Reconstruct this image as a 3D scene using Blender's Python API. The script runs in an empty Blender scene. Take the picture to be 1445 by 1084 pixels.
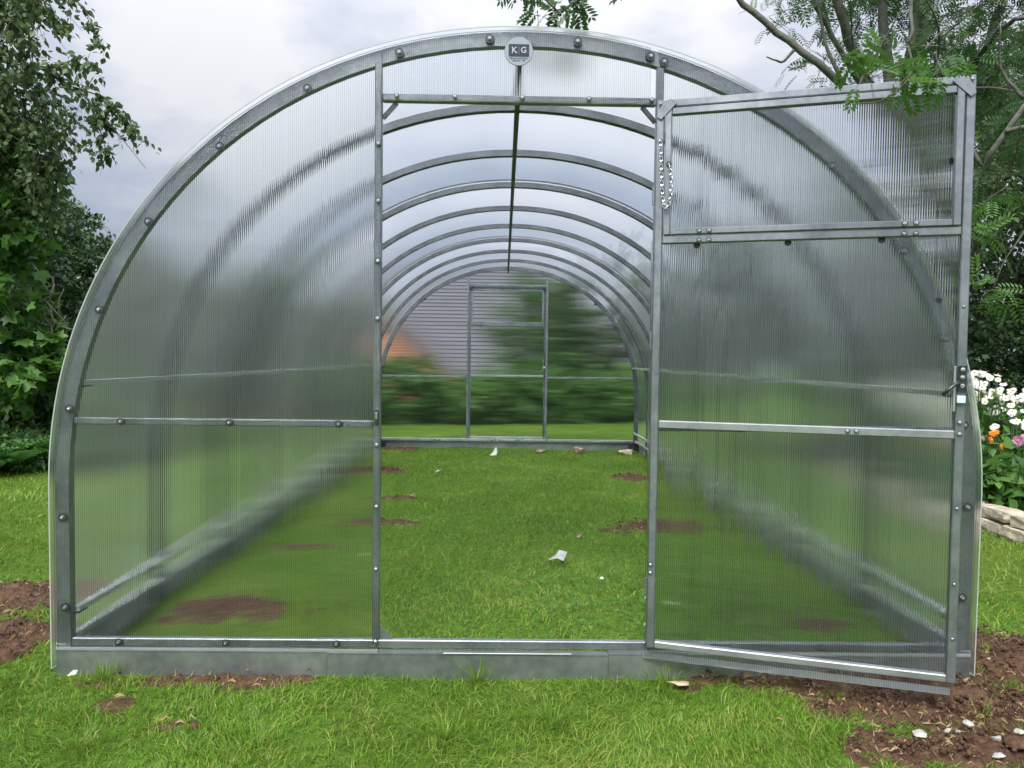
import bpy, math, random
import numpy as np
from mathutils import Vector, Matrix

sc = bpy.context.scene
C = sc.collection
R = math.radians
rng = np.random.default_rng(7)
random.seed(7)

# ------------------------------------------------------------------ camera
cam_data = bpy.data.cameras.new("camera")
cam = bpy.data.objects.new("camera", cam_data)
C.objects.link(cam)
sc.camera = cam
RX = Vector((0.99985, -0.01167, 0.01268)).normalized()
FW = Vector((0.01211, 0.99930, -0.03549)).normalized()
UP = RX.cross(FW).normalized()
RX = FW.cross(UP).normalized()
M = Matrix((RX, UP, -FW)).transposed().to_4x4()
M.translation = Vector((-0.0548, -2.3526, 1.0367))
cam.matrix_world = M
cam_data.sensor_width = 36.0
cam_data.lens = 36.0 * 1026.4 / 1445.0
cam_data.clip_start = 0.05
cam_data.clip_end = 2000

# ------------------------------------------------------------------ render settings
sc.view_settings.view_transform = 'Standard'
sc.view_settings.look = 'None'
sc.view_settings.gamma = 1.0
sc.view_settings.use_curve_mapping = False
sc.view_settings.exposure = 0.7
sc.render.engine = 'CYCLES'
cy = sc.cycles
cy.use_denoising = True
cy.max_bounces = 16
cy.diffuse_bounces = 3
cy.glossy_bounces = 4
cy.transmission_bounces = 14
cy.transparent_max_bounces = 16
cy.caustics_refractive = True
cy.caustics_reflective = False
cy.sample_clamp_indirect = 12.0
cy.blur_glossy = 0.5

SUN_EL, SUN_AZ = R(52), R(200)          # azimuth measured clockwise from +Y

# ------------------------------------------------------------------ node helpers
class NT:
    def __init__(s, tree):
        s.t = tree; s.n = tree.nodes; s.l = tree.links
    def add(s, kind, **kw):
        nd = s.n.new(kind)
        ins = kw.pop('ins', {})
        for k, v in kw.items(): setattr(nd, k, v)
        for k, v in ins.items():
            sock = nd.inputs[k]
            if isinstance(v, bpy.types.NodeSocket): s.l.new(v, sock)
            else: sock.default_value = v
        return nd
    def math(s, op, a, b=0.0, c=0.0, clamp=False):
        nd = s.n.new('ShaderNodeMath'); nd.operation = op; nd.use_clamp = clamp
        for i, v in enumerate((a, b, c)):
            if isinstance(v, bpy.types.NodeSocket): s.l.new(v, nd.inputs[i])
            else: nd.inputs[i].default_value = v
        return nd.outputs[0]
    def noise(s, vec, scale, detail=3, rough=.55, dims='3D', dist=0):
        nd = s.n.new('ShaderNodeTexNoise'); nd.noise_dimensions = dims
        if dims == '1D': s.l.new(vec, nd.inputs['W'])
        elif vec is not None: s.l.new(vec, nd.inputs['Vector'])
        nd.inputs['Scale'].default_value = scale
        nd.inputs['Detail'].default_value = detail
        nd.inputs['Roughness'].default_value = rough
        nd.inputs['Distortion'].default_value = dist
        return nd.outputs['Fac']
    def ramp(s, fac, stops):
        nd = s.n.new('ShaderNodeValToRGB')
        el = nd.color_ramp.elements
        while len(el) < len(stops): el.new(0.5)
        for e, (p, c) in zip(el, stops):
            e.position = p
            e.color = (c, c, c, 1) if isinstance(c, (int, float)) else (*c, 1)
        s.l.new(fac, nd.inputs[0])
        return nd.outputs[0]
    def mix(s, fac, a, b):
        nd = s.n.new('ShaderNodeMix'); nd.data_type = 'RGBA'
        for idx, v in ((0, fac), (6, a), (7, b)):
            if isinstance(v, bpy.types.NodeSocket): s.l.new(v, nd.inputs[idx])
            else: nd.inputs[idx].default_value = v if idx == 0 else (*v, 1)
        return nd.outputs[2]

# ------------------------------------------------------------------ world: bright overcast with broken lavender-white cloud
world = bpy.data.worlds.new("World")
sc.world = world
world.use_nodes = True
w = NT(world.node_tree)
for n in list(w.n): w.n.remove(n)
sky = w.add('ShaderNodeTexSky', sky_type='NISHITA', sun_disc=False, sun_elevation=SUN_EL, sun_rotation=SUN_AZ,
            air_density=1.0, dust_density=2.0)
bg_sky = w.add('ShaderNodeBackground', ins={'Color': sky.outputs[0], 'Strength': 0.10})
tc = w.add('ShaderNodeTexCoord')
sep = w.add('ShaderNodeSeparateXYZ', ins={0: tc.outputs['Generated']})
zc = w.math('MAXIMUM', sep.outputs[2], 0.0)
den = w.math('ADD', zc, 0.22)
px = w.math('DIVIDE', sep.outputs[0], den)
py = w.math('DIVIDE', sep.outputs[1], den)
pv = w.add('ShaderNodeCombineXYZ', ins={0: px, 1: py, 2: 3.7}).outputs[0]
n1 = w.noise(pv, 1.15, 6, .52, dist=.3)
n2 = w.noise(pv, 3.6, 5, .5, dist=.2)
nn = w.math('ADD', w.math('MULTIPLY', n1, .72), w.math('MULTIPLY', n2, .28))
ccol = w.ramp(nn, [(.37, (.46, .53, .68)), (.46, (.63, .69, .83)), (.53, (.80, .83, .94)), (.60, (1.02, 1.02, 1.05))])
# an overcast sky is brighter overhead than at the horizon
lift = w.math('ADD', w.math('MULTIPLY', w.math('POWER', zc, 2.0), 1.35), 0.425)
bg_cloud = w.add('ShaderNodeBackground', ins={'Color': ccol, 'Strength': lift})
mixs = w.add('ShaderNodeMixShader', ins={0: 0.88, 1: bg_sky.outputs[0], 2: bg_cloud.outputs[0]})
w.add('ShaderNodeOutputWorld', ins={0: mixs.outputs[0]})

sun_d = bpy.data.lights.new("sun", 'SUN')
sun_d.energy = 3.3
sun_d.angle = R(28)
sun_d.color = (1.0, .965, .90)
sun = bpy.data.objects.new("sun", sun_d)
C.objects.link(sun)
sdir = Vector((math.sin(SUN_AZ) * math.cos(SUN_EL), math.cos(SUN_AZ) * math.cos(SUN_EL), math.sin(SUN_EL)))
sun.rotation_euler = sdir.to_track_quat('Z', 'Y').to_euler()

# ------------------------------------------------------------------ materials
def new_mat(name):
    m = bpy.data.materials.new(name); m.use_nodes = True
    t = NT(m.node_tree)
    for n in list(t.n): t.n.remove(n)
    out = t.add('ShaderNodeOutputMaterial')
    return m, t, out

def metal_mat(name, lo, hi, rough=.42, metallic=.85, scale=14.0):
    m, t, out = new_mat(name)
    co = t.add('ShaderNodeTexCoord').outputs['Object']
    a = t.noise(co, scale, 4, .6)
    b = t.noise(co, scale * 9, 2, .5)
    f = t.math('ADD', t.math('MULTIPLY', a, .7), t.math('MULTIPLY', b, .3))
    col = t.ramp(f, [(.36, lo), (.62, hi)])
    ro = t.math('ADD', t.math('MULTIPLY', a, .22), rough - .11)
    bump = t.add('ShaderNodeBump', ins={'Strength': .12, 'Distance': .002, 'Height': f})
    p = t.add('ShaderNodeBsdfPrincipled', ins={'Base Color': col, 'Metallic': metallic, 'Roughness': ro, 'Normal': bump.outputs[0]})
    t.l.new(p.outputs[0], out.inputs[0])
    return m

galv = metal_mat("galvanised_steel", (.19, .21, .238), (.30, .325, .36), .40, .75, 7)
galv_rib_shade = metal_mat("rib_steel_backlit_shade", (.085, .095, .108), (.15, .163, .18), .45, .7, 9)  # same galvanised steel, colour darkened to paint in the ribs' backlit shade
galv_light = metal_mat("lighter_galvanised_steel", (.30, .32, .34), (.42, .44, .46), .42, .7, 5)
galv_bright = metal_mat("bright_zinc_steel", (.50, .53, .56), (.68, .70, .73), .3, .9, 6)
zinc_pale = metal_mat("pale_zinc_rail", (.36, .39, .40), (.54, .57, .58), .5, .5, 6)
galv_dull = metal_mat("dull_base_plate_steel", (.20, .235, .24), (.36, .39, .39), .38, .75, 3.5)
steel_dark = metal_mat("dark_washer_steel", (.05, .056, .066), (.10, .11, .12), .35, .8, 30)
steel_mid = metal_mat("bolt_dome_steel", (.10, .112, .125), (.19, .205, .22), .35, .8, 30)
screw_mat = metal_mat("screw_zinc", (.55, .57, .6), (.75, .77, .8), .22, .95, 30)

def simple(name, col, rough=.6, metallic=0.0, vary=.15, scale=20, spec=.5, bump=0.0):
    m, t, out = new_mat(name)
    co = t.add('ShaderNodeTexCoord').outputs['Object']
    f = t.noise(co, scale, 4, .6)
    lo = tuple(c * (1 - vary) for c in col); hi = tuple(min(1, c * (1 + vary)) for c in col)
    c = t.ramp(f, [(.3, lo), (.7, hi)])
    ins = {'Base Color': c, 'Metallic': metallic, 'Roughness': rough, 'Specular IOR Level': spec}
    if bump:
        ins['Normal'] = t.add('ShaderNodeBump', ins={'Strength': 1.0, 'Distance': bump, 'Height': f}).outputs[0]
    p = t.add('ShaderNodeBsdfPrincipled', ins=ins)
    t.l.new(p.outputs[0], out.inputs[0])
    return m

def poly_mat(name, axis, tangent, bumped=True, pitch=.0066, ior=1.16, milk=.024, tint=(.95, .965, .95), a_flute=.29, a_noise=.14, line=.36, clear=0.0, fres=.5, thin=False, rough=.06):
    """twin-wall polycarbonate: fluted refraction across `axis`, a thin milky film and a gloss coat"""
    m, t, out = new_mat(name)
    co = t.add('ShaderNodeTexCoord').outputs['Object']
    sp = t.add('ShaderNodeSeparateXYZ', ins={0: co})
    x = sp.outputs[axis]
    geo = t.add('ShaderNodeNewGeometry')
    nrm = geo.outputs['Normal']
    ph = t.math('MULTIPLY', x, 2 * math.pi / pitch)
    if bumped:
        tri = t.math('PINGPONG', t.math('MULTIPLY', x, 2 / pitch), 1.0)
        cs = t.math('MULTIPLY', t.math('SUBTRACT', tri, .5), a_flute * 2)
        # every cell bends the light a little differently
        n1 = t.noise(x, 90.0, 2, .6, '1D')
        cell = t.math('MULTIPLY', t.math('SUBTRACT', n1, .5), a_noise * 2)
        slope = t.math('ADD', cs, cell)
        vm = t.add('ShaderNodeVectorMath', operation='SCALE')
        vm.inputs[0].default_value = tangent
        t.l.new(slope, vm.inputs['Scale'])
        va = t.add('ShaderNodeVectorMath', operation='ADD', ins={0: nrm, 1: vm.outputs[0]})
        vn = t.add('ShaderNodeVectorMath', operation='NORMALIZE', ins={0: va.outputs[0]})
        pn = vn.outputs[0]
    else:
        pn = None
    # the cell walls seen edge-on: thin slightly darker lines
    wv = t.math('POWER', t.math('ABSOLUTE', t.math('SINE', t.math('MULTIPLY', ph, .5))), 6.0)
    big = t.noise(x, 60.0, 2, .6, '1D')
    amt = t.math('MULTIPLY', t.math('MULTIPLY', wv, line), t.math('ADD', big, .5))
    dk = tuple(c * .35 for c in tint)
    tcol = t.mix(amt, tint, dk)
    ins = {'Color': tcol, 'Roughness': rough, 'IOR': ior}
    if pn is not None: ins['Normal'] = pn
    if thin:   # a thin sheet bends light the same way from either side
        ins['IOR'] = t.math('ADD', t.math('MULTIPLY', geo.outputs['Backfacing'], 1 / ior - ior), ior)
    rf = t.add('ShaderNodeBsdfRefraction', ins=ins)
    tl = t.add('ShaderNodeBsdfTranslucent', ins={'Color': (.82, .86, .88, 1)})
    df = t.add('ShaderNodeBsdfDiffuse', ins={'Color': (.62, .66, .68, 1)})
    mk = t.add('ShaderNodeMixShader', ins={0: .35, 1: tl.outputs[0], 2: df.outputs[0]})
    film = t.math('MULTIPLY', t.math('ADD', t.noise(co, 2.2, 4, .6), .5), milk)
    body = rf.outputs[0]
    if clear > 0:
        tp = t.add('ShaderNodeBsdfTransparent', ins={'Color': tcol})
        body = t.add('ShaderNodeMixShader', ins={0: clear, 1: body, 2: tp.outputs[0]}).outputs[0]
    mx = t.add('ShaderNodeMixShader', ins={0: film, 1: body, 2: mk.outputs[0]})
    if fres <= 0.0:
        t.l.new(mx.outputs[0], out.inputs[0])
        return m
    dt = t.add('ShaderNodeVectorMath', operation='DOT_PRODUCT', ins={0: geo.outputs['Incoming'], 1: nrm})
    g5 = t.math('POWER', t.math('SUBTRACT', 1.0, t.math('ABSOLUTE', dt.outputs['Value']), clamp=True), 5.0)
    frv = t.math('ADD', t.math('MULTIPLY', g5, fres), .018)
    gins = {'Color': (.9, .95, 1, 1), 'Roughness': .12}
    gl = t.add('ShaderNodeBsdfGlossy', ins=gins)
    mg = t.add('ShaderNodeMixShader', ins={0: frv, 1: mx.outputs[0], 2: gl.outputs[0]})
    t.l.new(mg.outputs[0], out.inputs[0])
    return m

DTH = math.atan2(-0.250, 0.850)          # the door stands open at this angle
sheet_x = poly_mat("polycarbonate_gable", 0, (1, 0, 0))
sheet_door = poly_mat("polycarbonate_door", 0, (math.cos(DTH), math.sin(DTH), 0), line=.42)
sheet_roof = poly_mat("polycarbonate_roof", 1, (0, 1, 0), milk=.13, a_flute=.5, a_noise=.3, line=.15, ior=1.05, clear=.24, rough=.34, fres=.14, thin=True, tint=(.97, .98, 1))
sheet_plain = poly_mat("polycarbonate_inner_skin", 0, (1, 0, 0), bumped=False, milk=0.0, line=0.0, tint=(1, 1, 1), fres=0.0)
def clear_skin():
    m, t, out = new_mat("polycarbonate_roof_inner_skin")
    tp = t.add('ShaderNodeBsdfTransparent', ins={'Color': (.98, .99, 1, 1)})
    gl = t.add('ShaderNodeBsdfGlossy', ins={'Color': (.9, .95, 1, 1), 'Roughness': .15})
    mx = t.add('ShaderNodeMixShader', ins={0: .02, 1: tp.outputs[0], 2: gl.outputs[0]})
    t.l.new(mx.outputs[0], out.inputs[0])
    return m
sheet_roof_in = clear_skin()
sheet_edge = simple("polycarbonate_cut_edge", (.34, .38, .37), .35, vary=.08)

def leaf_mat(name, dark, mid, light, transl=.28, rough=.42, spec=.45):
    m, t, out = new_mat(name)
    at = t.add('ShaderNodeAttribute', attribute_name='tint')
    co = t.add('ShaderNodeTexCoord').outputs['Object']
    nz = t.noise(co, 1.6, 2, .5)
    f = t.math('ADD', t.math('MULTIPLY', at.outputs['Fac'], .75), t.math('MULTIPLY', nz, .25))
    col = t.ramp(f, [(.12, dark), (.5, mid), (.88, light)])
    p = t.add('ShaderNodeBsdfPrincipled', ins={'Base Color': col, 'Roughness': rough, 'Specular IOR Level': spec})
    tr = t.add('ShaderNodeBsdfTranslucent', ins={'Color': t.mix(.5, col, light)})
    mx = t.add('ShaderNodeMixShader', ins={0: transl, 1: p.outputs[0], 2: tr.outputs[0]})
    t.l.new(mx.outputs[0], out.inputs[0])
    return m

grass_m = leaf_mat("grass_blades", (.060, .125, .012), (.135, .295, .020), (.38, .40, .10), .40, .5, .35)
birch_leaf = leaf_mat("birch_leaf", (.045, .085, .032), (.085, .15, .055), (.16, .235, .085), .38, .45)
syca_leaf = leaf_mat("sycamore_leaf", (.035, .09, .018), (.075, .185, .035), (.15, .30, .055), .35, .4)
dark_leaf = leaf_mat("dark_shrub_leaf", (.022, .05, .018), (.055, .11, .038), (.12, .185, .07), .3, .5)
ivy_leaf = leaf_mat("ivy_leaf", (.016, .038, .014), (.038, .09, .028), (.085, .17, .05), .2, .35)
bush_leaf = leaf_mat("garden_bush_leaf", (.03, .085, .014), (.07, .18, .032), (.14, .28, .055), .33, .45)
rowan_leaf = leaf_mat("rowan_leaf", (.034, .075, .03), (.06, .14, .045), (.12, .24, .07), .38, .42)
rowan_fresh = leaf_mat("rowan_fresh_leaf", (.04, .10, .022), (.075, .185, .035), (.14, .28, .055), .38, .4)
fern_leaf = leaf_mat("fern_leaf", (.04, .10, .02), (.07, .19, .04), (.12, .28, .07), .3, .5)
bark = simple("rowan_bark", (.105, .103, .095), .85, vary=.4, scale=24, bump=.006)
bark_dark = simple("dark_bark", (.07, .06, .045), .9, vary=.4, scale=18, bump=.006)
bark_birch = simple("birch_bark", (.45, .43, .40), .75, vary=.4, scale=14)
twig_pale = simple("pale_dead_twig", (.36, .31, .24), .85, vary=.25, scale=30)

def ground_mat():
    m, t, out = new_mat("lawn_ground")
    co = t.add('ShaderNodeTexCoord').outputs['Object']
    a = t.noise(co, .9, 5, .6)
    b = t.noise(co, 38, 4, .65)
    c = t.noise(co, 190, 2, .6)
    g = t.ramp(t.math('ADD', t.math('MULTIPLY', b, .6), t.math('MULTIPLY', c, .4)),
               [(.30, (.035, .050, .010)), (.47, (.08, .175, .015)), (.60, (.125, .26, .022)), (.75, (.20, .27, .05))])
    g2 = t.mix(t.ramp(a, [(.42, 0.0), (.66, .55)]), g, (.15, .22, .03))
    bp = t.add('ShaderNodeBump', ins={'Strength': 1.0, 'Distance': .02, 'Height': t.math('ADD', b, c)})
    p = t.add('ShaderNodeBsdfPrincipled', ins={'Base Color': g2, 'Roughness': .9, 'Specular IOR Level': .2, 'Normal': bp.outputs[0]})
    t.l.new(p.outputs[0], out.inputs[0])
    return m
ground_m = ground_mat()

def soil_mat():
    m, t, out = new_mat("red_brown_soil")
    co = t.add('ShaderNodeTexCoord').outputs['Object']
    a = t.noise(co, 26, 6, .7)
    b = t.noise(co, 140, 3, .65)
    f = t.math('ADD', t.math('MULTIPLY', a, .6), t.math('MULTIPLY', b, .4))
    c = t.ramp(f, [(.33, (.022, .013, .008)), (.48, (.070, .038, .022)), (.60, (.125, .070, .040)), (.76, (.26, .17, .10))])
    bp = t.add('ShaderNodeBump', ins={'Strength': 1.0, 'Distance': .012, 'Height': f})
    p = t.add('ShaderNodeBsdfPrincipled', ins={'Base Color': c, 'Roughness': .85, 'Specular IOR Level': .25, 'Normal': bp.outputs[0]})
    t.l.new(p.outputs[0], out.inputs[0])
    return m
soil_m = soil_mat()
clod_m = soil_m
stone_brown = simple("brown_stone", (.22, .155, .11), .8, vary=.45, scale=22, bump=.01)
stone_white = simple("white_stone", (.38, .37, .34), .8, vary=.4, scale=30, bump=.004)
stone_wall = simple("pale_walling_stone", (.40, .35, .27), .85, vary=.45, scale=16, bump=.012)
plastic_scrap = simple("torn_white_plastic", (.33, .35, .32), .35, vary=.15, scale=30)

# ------------------------------------------------------------------ mesh helpers
def link(name, me, mat, parent=None, smooth=False):
    if mat is not None:
        for mm in (mat if isinstance(mat, (list, tuple)) else [mat]): me.materials.append(mm)
    if smooth and len(me.polygons):
        me.polygons.foreach_set('use_smooth', np.ones(len(me.polygons), bool))
    o = bpy.data.objects.new(name, me)
    C.objects.link(o)
    if parent is not None: o.parent = parent
    return o

def tag(o, label=None, cat=None, group=None, kind=None):
    if label: o['label'] = label
    if cat: o['category'] = cat
    if group: o['group'] = group
    if kind: o['kind'] = kind
    return o

def empty(name, loc, label, cat, group=None, rz=0.0):
    o = bpy.data.objects.new(name, None); C.objects.link(o)
    o.location = loc; o.rotation_euler = (0, 0, rz); o.empty_display_size = .2
    return tag(o, label, cat, group)

class MB:
    def __init__(s): s.v = []; s.f = []; s.mi = []; s.k = 0
    def add(s, vs, fs, mi=0):
        b = len(s.v)
        s.v += [tuple(p) for p in vs]
        s.f += [tuple(i + b for i in f) for f in fs]
        s.mi += [mi] * len(fs)
    def box(s, x0, x1, y0, y1, z0, z1, bev=.0, mi=0):
        if bev <= 0:
            vs = [(x, y, z) for z in (z0, z1) for y in (y0, y1) for x in (x0, x1)]
            s.add(vs, [(0, 2, 3, 1), (4, 5, 7, 6), (0, 1, 5, 4), (2, 6, 7, 3), (0, 4, 6, 2), (1, 3, 7, 5)], mi)
            return
        b = min(bev, (x1 - x0) * .45, (y1 - y0) * .45, (z1 - z0) * .45)
        vs = []
        ids = {}
        for ix, x in enumerate((x0, x1)):
            for iy, y in enumerate((y0, y1)):
                for iz, z in enumerate((z0, z1)):
                    sx, sy, sz = (1 if ix == 0 else -1), (1 if iy == 0 else -1), (1 if iz == 0 else -1)
                    for ax, p in enumerate(((x, y + sy * b, z + sz * b), (x + sx * b, y, z + sz * b), (x + sx * b, y + sy * b, z))):
                        ids[(ix, iy, iz, ax)] = len(vs); vs.append(p)
        fs = []
        I = ids
        for i in (0, 1):
            q = [I[(i, 0, 0, 0)], I[(i, 1, 0, 0)], I[(i, 1, 1, 0)], I[(i, 0, 1, 0)]]; fs.append(q if i else q[::-1])
            q = [I[(0, i, 0, 1)], I[(0, i, 1, 1)], I[(1, i, 1, 1)], I[(1, i, 0, 1)]]; fs.append(q if i else q[::-1])
            q = [I[(0, 0, i, 2)], I[(1, 0, i, 2)], I[(1, 1, i, 2)], I[(0, 1, i, 2)]]; fs.append(q if i else q[::-1])
        for a in (0, 1):
            for c in (0, 1):
                q = [I[(0, a, c, 1)], I[(1, a, c, 1)], I[(1, a, c, 2)], I[(0, a, c, 2)]]; fs.append(q if a == c else q[::-1])
                q = [I[(a, 0, c, 0)], I[(a, 1, c, 0)], I[(a, 1, c, 2)], I[(a, 0, c, 2)]]; fs.append(q if a != c else q[::-1])
                q = [I[(a, c, 0, 0)], I[(a, c, 1, 0)], I[(a, c, 1, 1)], I[(a, c, 0, 1)]]; fs.append(q if a == c else q[::-1])
        for a in (0, 1):
            for c in (0, 1):
                for d in (0, 1):
                    q = [I[(a, c, d, 0)], I[(a, c, d, 1)], I[(a, c, d, 2)]]; fs.append(q if (a + c + d) % 2 == 1 else q[::-1])
        s.add(vs, fs, mi)
    def bar(s, p, q, wd, ht, up=(0, 0, 1), mi=0):
        p = Vector(p); q = Vector(q); d = (q - p).normalized()
        u = Vector(up); r = d.cross(u)
        if r.length < 1e-4: r = d.cross(Vector((1, 0, 0)))
        r.normalize(); u = r.cross(d).normalized()
        vs = []
        for e in (p, q):
            for a, b in ((-1, -1), (1, -1), (1, 1), (-1, 1)):
                vs.append(e + r * a * wd / 2 + u * b * ht / 2)
        s.add(vs, [(0, 1, 2, 3), (7, 6, 5, 4), (0, 4, 5, 1), (1, 5, 6, 2), (2, 6, 7, 3), (3, 7, 4, 0)], mi)
    def disc(s, c, n, r0, r1, h, seg=14, mi=0):
        """a frustum from centre c along n, radius r0 at the base and r1 at the top"""
        c = Vector(c); n = Vector(n).normalized()
        a = n.orthogonal().normalized(); b = n.cross(a)
        vs = []
        for rr, hh in ((r0, 0), (r1, h)):
            for k in range(seg):
                t = 2 * math.pi * k / seg
                vs.append(c + n * hh + a * math.cos(t) * rr + b * math.sin(t) * rr)
        fs = [tuple(range(seg, 2 * seg))] + [tuple(range(seg))[::-1]]
        fs += [(k, (k + 1) % seg, seg + (k + 1) % seg, seg + k) for k in range(seg)]
        s.add(vs, fs, mi)
    def tube(s, pts, rad, seg=7, mi=0, caps=True):
        pts = [Vector(p) for p in pts]
        n = len(pts)
        rad = [rad] * n if isinstance(rad, (int, float)) else rad
        prev = None; vs = []
        for i, p in enumerate(pts):
            d = (pts[min(i + 1, n - 1)] - pts[max(i - 1, 0)])
            if d.length < 1e-7: d = Vector((0, 0, 1))
            d.normalize()
            a = d.orthogonal().normalized() if prev is None else (prev - d * prev.dot(d))
            if a.length < 1e-5: a = d.orthogonal()
            a.normalize(); prev = a; b = d.cross(a)
            for k in range(seg):
                t = 2 * math.pi * k / seg
                vs.append(p + (a * math.cos(t) + b * math.sin(t)) * rad[i])
        fs = []
        for i in range(n - 1):
            for k in range(seg):
                k2 = (k + 1) % seg
                fs.append((i * seg + k, i * seg + k2, (i + 1) * seg + k2, (i + 1) * seg + k))
        if caps:
            fs.append(tuple(range(seg))[::-1]); fs.append(tuple((n - 1) * seg + k for k in range(seg)))
        s.add(vs, fs, mi)
    def mesh(s, name):
        me = bpy.data.meshes.new(name)
        me.from_pydata(s.v, [], s.f)
        if any(s.mi): me.polygons.foreach_set('material_index', s.mi)
        me.update()
        return me
    def build(s, name, mat, parent=None, smooth=False):
        return link(name, s.mesh(name), mat, parent, smooth)

def np_mesh(name, V, F, tint=None):
    """V (n,3), F (m,3|4)"""
    me = bpy.data.meshes.new(name)
    k = F.shape[1]
    me.vertices.add(len(V)); me.vertices.foreach_set('co', V.astype(np.float32).ravel())
    me.loops.add(F.size); me.loops.foreach_set('vertex_index', F.astype(np.int32).ravel())
    me.polygons.add(len(F))
    me.polygons.foreach_set('loop_start', np.arange(0, F.size, k, dtype=np.int32))
    me.polygons.foreach_set('loop_total', np.full(len(F), k, np.int32))
    me.update(calc_edges=True)
    if tint is not None:
        at = me.attributes.new('tint', 'FLOAT', 'POINT')
        at.data.foreach_set('value', tint.astype(np.float32))
    return me

def scatter(template, P, X, Y, Z, S, tint):
    """place template (V,F) at P with axes X, Y, Z (n,3) and size S (n,)"""
    tv, tf = template
    n, k = len(P), len(tv)
    A = X[:, None, :] * tv[None, :, 0, None] + Y[:, None, :] * tv[None, :, 1, None] + Z[:, None, :] * tv[None, :, 2, None]
    V = P[:, None, :] + A * S[:, None, None]
    F = tf[None] + (np.arange(n) * k)[:, None, None]
    return V.reshape(-1, 3), F.reshape(-1, tf.shape[1]), np.repeat(tint, k)

def unit(a): return a / (np.linalg.norm(a, axis=-1, keepdims=True) + 1e-9)

def frames(n, droop=.35, flat=.5, dirs=None):
    """leaf axes: Y along the leaf, Z its normal"""
    d = unit(rng.normal(size=(n, 3))) if dirs is None else unit(dirs + rng.normal(size=(n, 3)) * .55)
    d[:, 2] -= droop; d = unit(d)
    up = np.tile([0, 0, 1.0], (n, 1)) * flat + rng.normal(size=(n, 3)) * (1 - flat)
    x = unit(np.cross(d, up)); z = np.cross(x, d)
    return x, d, z

# leaf templates (triangles); length 1 along +Y
def tpl(v, f): return np.array(v, float), np.array(f)
T_OVATE = tpl([(0, 0, 0), (.30, .28, .05), (.26, .58, .06), (0, 1, -.06), (-.26, .58, .06), (-.30, .28, .05), (0, .5, 0)],
              [(0, 1, 6), (1, 2, 6), (2, 3, 6), (3, 4, 6), (4, 5, 6), (5, 0, 6)])
T_SMALL = tpl([(0, 0, 0), (.30, .45, .08), (0, 1, -.04), (-.30, .45, .08)], [(0, 1, 2), (0, 2, 3)])
_o = [(.06, 0), (.30, .04), (.62, .10), (.50, .34), (.78, .62), (.46, .62), (.30, .60), (.20, .86), (0, 1.08)]
_out = [(x, y) for x, y in _o] + [(-x, y) for x, y in _o[-2::-1]]
T_MAPLE = tpl([(0, .28, 0)] + [(x, y, .10 * abs(x) - .12 * y * y) for x, y in _out], [(0, i, i + 1) for i in range(1, len(_out))])
def pinnate(npair=6, leaflet=.24, wid=.085, near=False):
    v, f = [], []
    def leafl(bx, by, bz, ang, L, W):
        b = len(v); c, s_ = math.cos(ang), math.sin(ang)
        if near:
            pr = [(0, 0, 0), (W * .8, L * .3, .006), (W, L * .55, .006), (0, L, -.015), (-W, L * .55, .006), (-W * .8, L * .3, .006)]
        else:
            pr = [(0, 0, 0), (W, L * .5, .008), (0, L, -.015), (-W, L * .5, .008)]
        for x, y, z in pr:
            v.append((bx + x * c + y * s_, by - x * s_ + y * c, bz + z))
        f.extend([(b, b + i, b + i + 1) for i in range(1, len(pr) - 1)])
    for i in range(npair):
        t = .22 + .68 * i / (npair - 1); z = -.22 * t * t
        sc_ = (.75 + .5 * math.sin(math.pi * (.15 + .7 * i / npair)))
        for sg in (-1, 1):
            leafl(sg * .012, t, z, sg * (1.12 - .25 * t), leaflet * sc_, wid * .5 * sc_)
    leafl(0, .95, -.2, 0, leaflet * .95, wid * .5)
    b = len(v)
    v.extend([(-.008, 0, 0), (.008, 0, 0), (-.006, .5, -.055), (.006, .5, -.055), (0, 1, -.22)])
    f.extend([(b, b + 1, b + 3), (b, b + 3, b + 2), (b + 2, b + 3, b + 4)])
    return tpl(v, f)
T_ROWAN = pinnate()
T_ROWAN_NEAR = pinnate(6, .30, .12, True)

def mesh_of(name, parts, mat, parent=None):
    V = []; F = []; Tn = []; b = 0
    for v, f, t in parts:
        V.append(v); F.append(f + b); Tn.append(t); b += len(v)
    return link(name, np_mesh(name, np.concatenate(V), np.concatenate(F), np.concatenate(Tn)), mat, parent)

def hnoise(x, y, seed=0):
    """smooth 2-D value noise, -1..1"""
    xi = np.floor(x).astype(np.int64); yi = np.floor(y).astype(np.int64)
    fx = x - xi; fy = y - yi
    fx = fx * fx * (3 - 2 * fx); fy = fy * fy * (3 - 2 * fy)
    def h(a, b):
        n = (a * 374761393 + b * 668265263 + seed * 1274126177) & 0x7fffffff
        n = ((n ^ (n >> 13)) * 1274126177) & 0x7fffffff
        return ((n ^ (n >> 16)) & 0xffff) / 32767.5 - 1
    return (h(xi, yi) * (1 - fx) + h(xi + 1, yi) * fx) * (1 - fy) + (h(xi, yi + 1) * (1 - fx) + h(xi + 1, yi + 1) * fx) * fy

# ------------------------------------------------------------------ terrain
def ground_z(x, y):
    x = np.asarray(x, float); y = np.asarray(y, float)
    z = -.012 + .010 * hnoise(x * 1.3, y * 1.3, 1) + .006 * hnoise(x * 5, y * 5, 2)
    far = np.clip((y - 9.5) / 6.0, 0, 1)
    z = z - 1.7 * far * far * (3 - 2 * far)
    return z

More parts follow.
